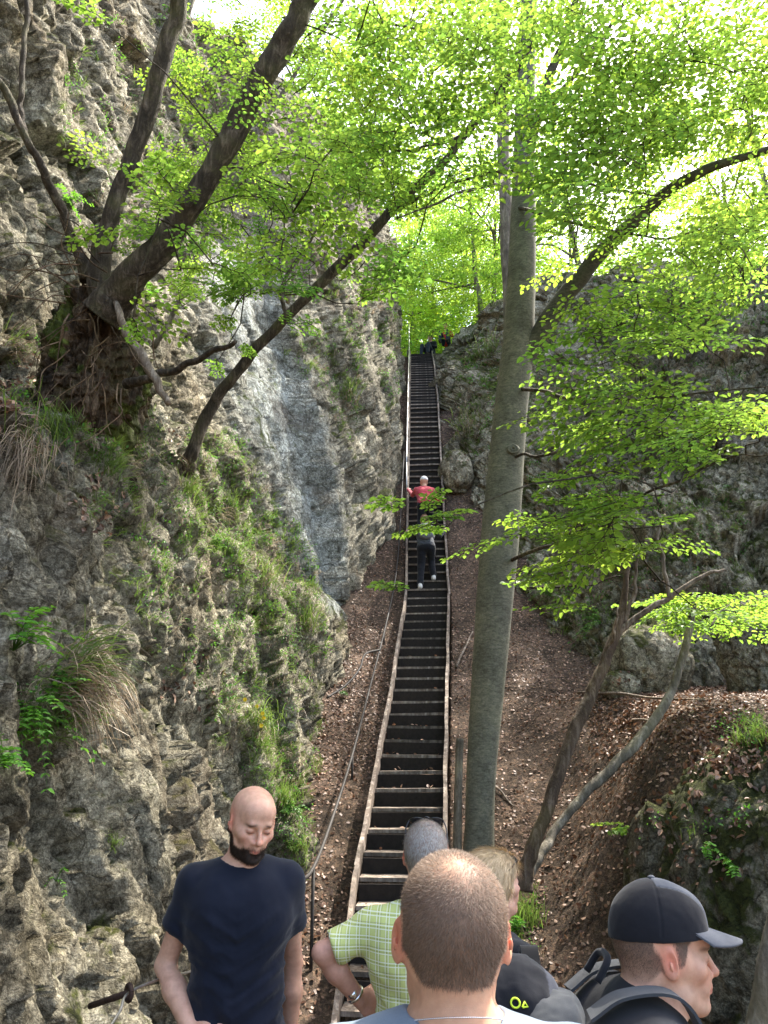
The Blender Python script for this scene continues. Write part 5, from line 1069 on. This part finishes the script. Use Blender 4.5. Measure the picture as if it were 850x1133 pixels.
hair_obj(I1, col_navy.bd, 14000, .0065, .00035, I1['HR'] @ np.array([0, .25, -1.]), (.012, .008, .006), (.05, .03, .02), 'beard', .5, .35, 1)
# --- close man with cropped hair (back view)
def col_buzz(C, x, y, z, hm, V, ih):
    cr = np.exp(-((x / .034) ** 2 + ((y + .062) / .030) ** 2 + ((z - .088) / .04) ** 2)) * .75; fr = sstep(.0, .05, y) * (z > .07) * (np.abs(x) < .05) * .5
    k = hm * (1 - np.clip(cr + fr, 0, .9)); col_buzz.k = k
    side = sstep(.02, -.07, z); n = .5 + .5 * fbm(V * 60, 3, 12)
    hc = np.array([.11, .075, .05]) * (1 + .3 * side[:, None]); m = (k * (.72 - .30 * side) * (.8 + .3 * n))[:, None]
    nk_ = sstep(-.09, -.13, z) * (y < 0); cre = 0
    return C * (1 - m) + hc * m
I2 = person('near man with cropped thinning hair and large ears seen from behind in a pale t-shirt', PD(500, 1030, 1.17), math.radians(2), 1.02, head=(math.radians(-2), 0, math.radians(1)), fine=.0028, coarse=.014, neck=1.512, neckr=.053, ear=(.004, 1.12), hairline=[(-.12, -.052), (-.06, -.055), (-.045, -.04), (-.028, -.02), (.0, -.02), (.022, -.012), (.03, .02), (.05, .05), (.09, .068), (.12, .068)], skin=np.array([.62, .37, .24]), top='pale_cotton', sleeve=.6, colfn=col_buzz, build=1.05, collar=.035)
def whorl(V):
    o = I2['ho'] + I2['HR'] @ (np.array([.006, -.055, .10]) * I2['s']); d = V - o; return nrm(np.array([0, .2, 0]) + d * 6 + np.cross(d, [0, 0, 1.]) * 4 - np.array([0, 0, .5]))
hair_obj(I2, (I2['hm'] * (.05 + .95 * (col_buzz.k / .9) ** 1.3)), 52000, .0085, .00017, whorl, (.07, .045, .03), (.28, .19, .13), 'hair', .4, .45, 2)
P = [I2['up'](.068 * math.cos(a), -.020 + .068 * math.sin(a), 1.506 - .026 * math.sin(a)) for a in np.linspace(0, 2 * PI, 140)]
m = MB()
for k in range(0, 139): m.tube([P[k], P[k] * .35 + P[k + 1] * .65], .0013, 5, cap=True)
nko = m.build('necklace', M['silver'], I2['e'])
# --- man in the green checked shirt, hand on hip
def col_grey(C, x, y, z, hm, V, ih): 
    m = (hm * .75)[:, None]; return C * (1 - m) + np.array([.24, .22, .20]) * m
I3 = person('grey haired man in a yellow green checked shirt with a hand on his hip', PD(472, 944, 2.62), math.radians(-6), .97, lean=.10, head=(math.radians(-4), 0, 0), build=1.12,
    arms={-1: (PD(357, 1054, 2.50), PD(398, 1106, 2.52), nrm(PD(432, 1122, 2.56) - PD(398, 1106, 2.52)), [.1, .9, -.35], [.4, .3, .8]), 1: (PD(560, 1060, 2.45), PD(530, 1110, 2.6), [-.8, .3, -.3], [-.1, .9, -.3], [0, .3, .8])}, fine=.0038, coarse=.012, skin=np.array([.56, .32, .24]), top='plaid_cotton', topname='checked_shirt', sleeve=.80, sler=.060, colfn=col_grey, hem=.98, bottom='khaki', grip=.35, collar=.02)
hair_obj(I3, I3['hm'] * (I3['hl'][:, 2] > -.06), 16000, .012, .0004, I3['HR'] @ np.array([0, -.6, -1.]), (.22, .20, .18), (.62, .60, .56), 'hair', .3, .3, 3)
sunglasses(I3, 'black sunglasses pushed up on the grey haired head', .078, -.002, .75)
w_ = I3['A'][-1][1]; e_ = I3['A'][-1][0]; ax_ = nrm(w_ - e_); u_ = nrm(np.cross(ax_, [0, 0, 1])); v_ = np.cross(ax_, u_); wc = w_ - ax_ * .025
MB().tube([wc + (u_ * math.cos(a) + v_ * math.sin(a)) * .0285 for a in np.linspace(0, 2 * PI, 24)], .0055, 7, cap=False).build('watch_strap', M['silver'], I3['e'])
fc = wc + nrm(u_ * .2 + np.array([-.3, -.9, .3])) * .031; MB().tube([fc, fc + nrm(fc - wc) * .007], .015, 16).build('watch', M['silver'], I3['e'])
# --- fair haired woman
def col_w(C, x, y, z, hm, V, ih):
    m = (hm * .9)[:, None]; return C * (1 - m) + np.array([.42, .31, .17]) * m
I4 = person('fair haired woman half hidden behind the near cropped head, sunglasses in her hair', PD(547, 976, 2.55), math.radians(-62), .90, head=(math.radians(0), 0, 0), fine=.004, skin=np.array([.60, .38, .29]), top='black_fabric', topname='jacket', sleeve=1.2, colfn=col_w)
hy = I4['hl']; hmw = I4['ishead'] * sstep(-.01, .01, hy[:, 2] - interp(hy[:, 1], [(-.12, -.10), (-.02, -.10), (.0, -.05), (.03, -.01), (.06, .05), (.10, .07)]))
def wflow(V):
    h = (V - I4['ho']) @ I4['HR']; return (np.stack([h[:, 0] * 2, -.5 - h[:, 1] * 0, -.6 - .0 * h[:, 2]], -1)) @ I4['HR'].T
hair_obj(I4, hmw, 16000, .055, .0008, wflow, (.45, .32, .17), (.80, .64, .42), 'hair', .18, .13, 4)
sunglasses(I4, 'dark sunglasses resting in fair hair above the cheek', .060, .03, .5)
# --- man with the cap, profile to the right
def col_cap(C, x, y, z, hm, V, ih):
    fade = sstep(-.09, .04, z); m = (hm * (.30 + .5 * fade))[:, None]; st = (sstep(.0, .02, -(z + .045)) * sstep(-.0, .02, y) * ih * .12)[:, None]; return (C * (1 - m) + np.array([.09, .065, .05]) * m) * (1 - st * np.array([1, .8, .7]))
TG5 = PD(735, 1052, 1.60)
I5 = person('young man in a black and grey cap, profile to the right at the lower right', TG5, math.radians(-90), .955, lean=.62, neck=1.49, shw=.18, hairline=[(-.12, -.062), (-.06, -.064), (-.045, -.05), (-.028, -.03), (.0, -.025), (.022, -.012), (.03, .02), (.05, .05), (.09, .068), (.12, .068)], ear=(.002, 1.05), head=(math.radians(5), math.radians(-3), math.radians(-2)), fine=.0025, coarse=.014, skin=np.array([.66, .41, .29]), top='black_fabric', sleeve=.6, colfn=col_cap, build=1.12, collar=-.015)
hair_obj(I5, I5['hm'] * (I5['hl'][:, 2] < .07) * sstep(-.075, .03, I5['hl'][:, 2]) ** 1.2, 20000, .0045, .00018, I5['HR'] @ np.array([0, -.5, -1.]), (.04, .028, .02), (.14, .10, .075), 'hair', .3, .3, 5)
# cap
s5 = I5['s']; HR = I5['HR']; O5 = I5['ho'] + HR @ (np.array([0, 0, .0]) * s5); tp = rx(-.10)
F = Field(*[np.arange(O5[q] - .20, O5[q] + .24, .003) for q in range(3)]); cc_ = O5 + HR @ (np.array([0, -.014, .036]) * s5)
F.ell(cc_, np.array([.0895, .109, .112]) * s5, .01, HR); F.ell(cc_ + HR @ np.array([0, .045, .035]) * s5, np.array([.06, .055, .055]) * s5, .03, HR)
GG = np.stack(np.meshgrid(*F.ax, indexing='ij'), -1); hh = ((GG - cc_) @ HR) / s5; F.D = np.maximum(F.D, ((-.008 + .12 * np.clip(hh[..., 1], -1, 1) * 1.0) - hh[..., 2]).astype(np.float32) * s5)
V, Q = F.mesh(); V = smooth_v(V, Q, 2, .5); h5 = ((V - cc_) @ HR) / s5; N = vnormals(V, Q)
seam = np.minimum(np.abs(np.abs(h5[:, 0]) - (.030 + .012 * np.clip(h5[:, 2] * 10, 0, 1))) + (h5[:, 1] < -.01) * 1, np.abs(h5[:, 1] + .015) + (h5[:, 2] < 0)); V = V - N * (np.exp(-(seam / .0022) ** 2) * .0016)[:, None]
V = V + N * (fbm(V * 30, 3, 9) * .0016)[:, None]
panel = (np.abs(h5[:, 0]) < .030 + .012 * np.clip(h5[:, 2] * 10, 0, 1)) & (h5[:, 1] > -.012 - .0)
crownm = (~panel); col = np.where(panel[:, None], np.array([6.3, 6.4, 5.9]), 1.0)
cap = link('cap', mesh_np('cap', V, Q, col=col), M['black_fabric'], I5['e'])
bt = cc_ + HR @ (np.array([0, -.010, .1125]) * s5); Vv, Tt = ICO[3]; link('button', mesh_np('button', Vv * np.array([.008, .008, .005]) + bt, tris=Tt, col=np.ones((len(Vv), 3))), M['heather_grey'], cap)
nu_, nv_ = 40, 16; V = []
for i in range(nu_ + 1):
    a = -1.12 + 2.24 * i / nu_
    for j in range(nv_ + 1):
        t = j / nv_; ext = .086 * math.cos(a * .88) ** .7; rx_ = .083; ry_ = .103; x_ = math.sin(a) * rx_ * (1 + .0 * t); y_ = math.cos(a) * ry_ * .97 + ext * t; z_ = .012 + .10 * y_ * .0 + .010 - .22 * (y_ - .09) * 1.0 - 5.0 * x_ * x_ * (.4 + .6 * t) + .004
        V.append(cc_ + HR @ (np.array([x_, y_, z_]) * s5))
V = np.array(V); Q = grid_quads(nu_ + 1, nv_ + 1); nV = len(V); V2 = V - HR @ np.array([0, 0, .0035]); Qb = Q[:, ::-1] + nV
edge = [i * (nv_ + 1) + nv_ for i in range(nu_ + 1)]; Qe = [[edge[i], edge[i + 1], edge[i + 1] + nV, edge[i] + nV] for i in range(nu_)]
link('brim', mesh_np('brim', np.vstack([V, V2]), np.vstack([Q, Qb, Qe]), col=np.ones((2 * nV, 3))), M['heather_grey'], cap)
# backpack worn on his back, with shoulder straps
up5 = I5['up']; TL5 = I5['TL']; bp = empty('backpack', I5['base'] + I5['Rz'] @ up5(0, -.2, 1.2)); bp.rotation_euler = (0, 0, I5['face']); tag(bp, 'grey and black backpack on the back of the capped man', 'backpack'); o5 = up5(0, -.2, 1.2)
F = Field(*[np.arange(o5[q] - .42, o5[q] + .42, .006) for q in range(3)])
for c_, r_, k in (((0, -.195, 1.18), (.14, .075, .20), .03), ((0, -.165, 1.32), (.11, .05, .08), .05), ((0, -.255, 1.12), (.11, .06, .13), .02)): F.ell(up5(*c_), np.array(r_) * s5, k, TL5)
V, Q = F.mesh(); N = vnormals(V, Q); tl = ((V - up5(0, -.2, 1.2)) @ TL5) / s5; V = V + N * (fbm(V * np.array([14, 14, 14]), 4, 8, .5, True) * .008)[:, None]
dark = fbm(tl * np.array([1.5, 2, 6]), 2, 3) + (tl[:, 1] < -.05) * .3 > .05
link('bag', mesh_np('bag', V - o5, Q, col=np.where(dark[:, None], .10, .42) * np.ones((1, 3))), M['grey_fabric'], bp)
def strap(pts, wid, th, name, par, org, mat='grey_fabric', side=None):
    P = curve(pts, 40); C0 = .45; T = nrm(np.gradient(P, axis=0)); sd_ = np.asarray(side, float); Nn_ = nrm(np.cross(T, sd_)); S_ = np.cross(Nn_, T); V = np.stack([P + S_ * wid + Nn_ * th, P - S_ * wid + Nn_ * th, P - S_ * wid - Nn_ * th, P + S_ * wid - Nn_ * th], 1).reshape(-1, 3) - org; q = []
    for i in range(39):
        for c in range(4): q.append([i * 4 + c, i * 4 + (c + 1) % 4, i * 4 + 4 + (c + 1) % 4, i * 4 + 4 + c])
    return link(name, mesh_np(name, V, q, col=np.full((len(V), 3), C0), smooth=False), M[mat], par)
for sx in (1, -1):
    strap([up5(sx * .085, -.15, 1.40), up5(sx * .092, -.115, 1.475), up5(sx * .098, -.03, 1.538), up5(sx * .105, .05, 1.505), up5(sx * .118, .112, 1.40), up5(sx * .14, .115, 1.25), up5(sx * .165, .03, 1.12)],   .026, .003, 'shoulder_strap', bp, o5, side=TL5 @ np.array([1., 0, 0]))
MB().tube(curve([up5(-.04, -.15, 1.46), up5(-.03, -.15, 1.51), up5(.03, -.15, 1.51), up5(.04, -.15, 1.46)], 16) - o5, .008, 7).build('grab_handle', M['black_fabric'], bp)
# black backpack with a lime emblem, between the near man and the capped man
C6 = PD(560, 1112, 1.60); b6 = empty('backpack', C6); tag(b6, 'black backpack with a small lime emblem right of the near cropped head', 'backpack')
F = Field(np.arange(-.24, .24, .006), np.arange(-.2, .2, .006), np.arange(-.36, .16, .006)); F.ell((0, 0, -.10), (.125, .10, .19), .02); F.ell((0, .0, -.0), (.115, .085, .085), .05); F.ell((0, -.07, -.16), (.11, .06, .12), .02)
V, Q = F.mesh(); N = vnormals(V, Q); V = V + N * (fbm(V * 13, 4, 18, .5, True) * .006)[:, None]; g = (np.abs(V[:, 0]) > .085)[:, None]
link('bag', mesh_np('bag', V, Q, col=np.where(g, 4., 1.) * np.ones((1, 3))), M['black_fabric'], b6)
fp = np.array([0.0, -.108, -.0]); a = np.linspace(0, 2 * PI, 18); 
bv6 = BVHTree.FromPolygons(V.tolist(), Q.tolist())
def on6(x, z):
    l, n_, i_, d_ = bv6.ray_cast(Vector((x, -1, z)), Vector((0, 1, 0))); return np.array(l) + np.array([0, -.0022, 0])
MB().tube([on6(.006 + .009 * math.cos(t), .030 + .008 * math.sin(t)) for t in a], .0022, 6, cap=False).build('emblem', M['lime'], b6)
MB().tube([on6(.020, .023), on6(.025, .032), on6(.031, .024), on6(.020, .023)], .0022, 6, cap=False).build('emblem', M['lime'], b6)
for sx in (-1, 1): strap([np.array([sx * .07, .06, .06]), np.array([sx * .075, .11, .085]), np.array([sx * .08, .17, .05]), np.array([sx * .08, .20, -.06]), np.array([sx * .10, .12, -.22])], .02, .005, 'shoulder_strap', b6, np.zeros(3), 'black_fabric', side=[1, 0, 0])
# --- hikers on the stairs and at the top
def tread_near(Y): return min(TREADS, key=lambda t: abs(t[1] - Y))
def rail_at(py, side):
    Ys = np.linspace(8, 21, 600); x, z = lad_at(Ys); P = np.stack([x + side * .37, Ys, z + .07], -1); j = int(np.abs(project(P)[1] - py).argmin()); return P[j]
def climber(lab, Yf, s, hy, top, bottom, shoe, capcol, hairc, rs, ls, skin=SKIN, sleeve=1.2, lean=.55, topn='jacket'):
    t1 = tread_near(Yf); t2 = tread_near(Yf + .16); a1 = np.array([t1[0] - .12, t1[1] + .07, t1[2] + .085 * s]); a2 = np.array([t2[0] + .12, t2[1] + .07, t2[2] + .085 * s])
    hip = np.array([t1[0], t1[1] + .08, t1[2] + .90 * s]); tgt = hip + rx(-lean) @ np.array([0, .03, .68]) * s
    kn = lambda a, sd: (a + hip) / 2 + np.array([sd * .03, .12, .02]); hr, hl_ = rail_at(hy[0], 1), rail_at(hy[1], -1)
    I = person(lab, tgt, 0, s, lean=lean, head=(-.1, .0, 0), arms={1: ((tgt + hr) / 2 + [.07, -.16, -.22], hr + [.0, -.05, .05], [0, .7, .5], [-.3, .5, -.7], [-1, 0, .2]), -1: ((tgt + hl_) / 2 + [-.07, -.16, -.22], hl_ + [0, -.05, .05], [0, .7, .5], [.3, .5, -.7], [1, 0, .2])},
        legs={-1: (kn(a1, -1), a1), 1: (kn(a2, 1), a2)}, detail=False, coarse=.010, top=top, topname=topn, sleeve=sleeve, bottom=bottom, shoe=shoe, skin=skin, hem=.93)
    if hairc is not None: hair_obj(I, I['hm'], 2500, .03, .0016, I['HR'] @ np.array([0, -.4, -1.]), tuple(np.array(hairc) * .7), hairc, 'hair', .3, .2, 9)
    if capcol:
        F = Field(*[np.arange(I['ho'][q] - .18, I['ho'][q] + .2, .009) for q in range(3)]); cc = I['ho'] + I['HR'] @ np.array([0, -.014, .04]) * s; F.ell(cc, np.array([.088, .108, .095]) * s, .01, I['HR']); F.ell(cc + I['HR'] @ np.array([0, .06, .0]) * s, np.array([.075, .11, .012]) * s, .01, I['HR'])
        G = np.stack(np.meshgrid(*F.ax, indexing='ij'), -1); F.D = np.maximum(F.D, (-.008 - ((G - cc) @ I['HR'])[..., 2]).astype(np.float32)); v, q = F.mesh(); link('hat', mesh_np('hat', v, q, col=np.ones((len(v), 3))), M[capcol], I['e'])
    return I
I7 = climber('lower climber in dark clothes and white shoes gripping both stair rails', 12.72, .95, (590, 592), 'charcoal_fabric', 'black_fabric', 'shoe_white', None, (.30, .2, .12), 1, 0)
I8 = climber('upper climber in a red jacket and pale hat on the middle of the stairs', 13.75, .93, (556, 545), 'pink_fabric', 'black_fabric', 'shoe_dark', 'white_fabric', None, 1, 0)
# day pack of the lower climber
u7 = I7['up']; b7 = empty('backpack', I7['base'] + u7(0, -.17, 1.25)); tag(b7, 'small grey pack on the back of the lower climber', 'backpack'); o7 = u7(0, -.17, 1.25)
F = Field(*[np.arange(o7[q] - .3, o7[q] + .3, .010) for q in range(3)]); F.ell(o7 + I7['TL'] @ np.array([0, 0, .06]), (.13, .075, .13), .02, I7['TL']); F.ell(o7 - I7['TL'] @ np.array([0, 0, .08]), (.14, .08, .14), .04, I7['TL']); F.ell(u7(0, -.22, 1.18), (.10, .05, .10), .02, I7['TL']); v, q = F.mesh(); link('bag', mesh_np('bag', v - o7, q, col=np.ones((len(v), 3))), M['grey_fabric'], b7)
for sx in (1, -1): strap([u7(sx * .08, -.12, 1.40), u7(sx * .09, -.04, 1.535), u7(sx * .10, .05, 1.50), u7(sx * .12, .11, 1.36), u7(sx * .15, .03, 1.15)], .022, .006, 'shoulder_strap', b7, o7, side=[1, 0, 0])
def sitter(lab, px, py, Y, face, top, hairc, s=.95, bottom='jeans', sidel=0):
    tgt = PY(px, py, Y); Rz = rz_(face); f = lambda x, y, z: tgt + Rz @ (np.array([x, y, z]) * s)
    I = person(lab, tgt, face, s, lean=.12, arms={sd: (f(sd * .25, .05, -.48), f(sd * .13, .32, -.50), Rz @ np.array([-sd * .3, 1, -.2]), [0, 0, -1], Rz @ np.array([-sd, 0, 0.])) for sd in (1, -1)},
        legs={sd: (f(sd * .13, .42, -.50), f(sd * .14, .50, -.92)) for sd in (1, -1)}, detail=False, coarse=.011, top=top, topname='jacket', sleeve=1.2, bottom=bottom, seat=True)
    hair_obj(I, I['hm'], 2500, .04, .003, I['HR'] @ np.array([0, -.4, -1.]), tuple(np.array(hairc) * .6), hairc, 'hair', .3, .2, 10)
    return I
I9 = sitter('dark haired hiker in black sitting at the stair head', 476, 374, 22.9, math.radians(150), 'black_fabric', (.03, .02, .015))
I10 = sitter('second resting hiker in red above the outcrop beside the stair head', 493, 361, 23.6, math.radians(165), 'red_fabric', (.05, .035, .025))
# ------------------------------------------------------------------ camera, sky, sun
scn = bpy.context.scene
cam = bpy.data.cameras.new('camera'); co = bpy.data.objects.new('camera', cam); COL.objects.link(co)
cam.sensor_fit = 'VERTICAL'; cam.sensor_height = 36; cam.lens = 36 * FPX / 1133; cam.clip_start = .05; cam.clip_end = 800
co.rotation_euler = (PI / 2 + PITCH, 0, 0); scn.camera = co
w = bpy.data.worlds.new('World'); scn.world = w; w.use_nodes = True; wt = w.node_tree; bg = wt.nodes['Background']
SUN_EL, SUN_AZ = math.radians(57), math.radians(48)      # azimuth clockwise from the view direction
sky = wt.nodes.new('ShaderNodeTexSky'); sky.sky_type = 'NISHITA'; sky.sun_disc = False; sky.sun_elevation = SUN_EL; sky.sun_rotation = SUN_AZ
sky.dust_density = 4.0; sky.air_density = 1.2; sky.ozone_density = .6
wt.links.new(sky.outputs[0], bg.inputs[0]); bg.inputs[1].default_value = .15
sl = bpy.data.lights.new('sun', 'SUN'); sl.energy = 3.3; sl.angle = math.radians(.53); sl.color = (1, .95, .86)
so = bpy.data.objects.new('sun', sl); COL.objects.link(so); so.location = (5, 5, 30)
sdir = Vector((math.sin(SUN_AZ) * math.cos(SUN_EL), math.cos(SUN_AZ) * math.cos(SUN_EL), math.sin(SUN_EL)))
so.rotation_euler = sdir.to_track_quat('Z', 'Y').to_euler()
vs = scn.view_settings; vs.view_transform = 'Standard'; vs.look = 'None'; vs.gamma = 1; vs.use_curve_mapping = False; vs.exposure = 2.15
scn.cycles.max_bounces = 7; scn.cycles.diffuse_bounces = 4; scn.cycles.transmission_bounces = 6; scn.cycles.transparent_max_bounces = 8; scn.cycles.sample_clamp_indirect = 6
scn.cycles.use_denoising = True
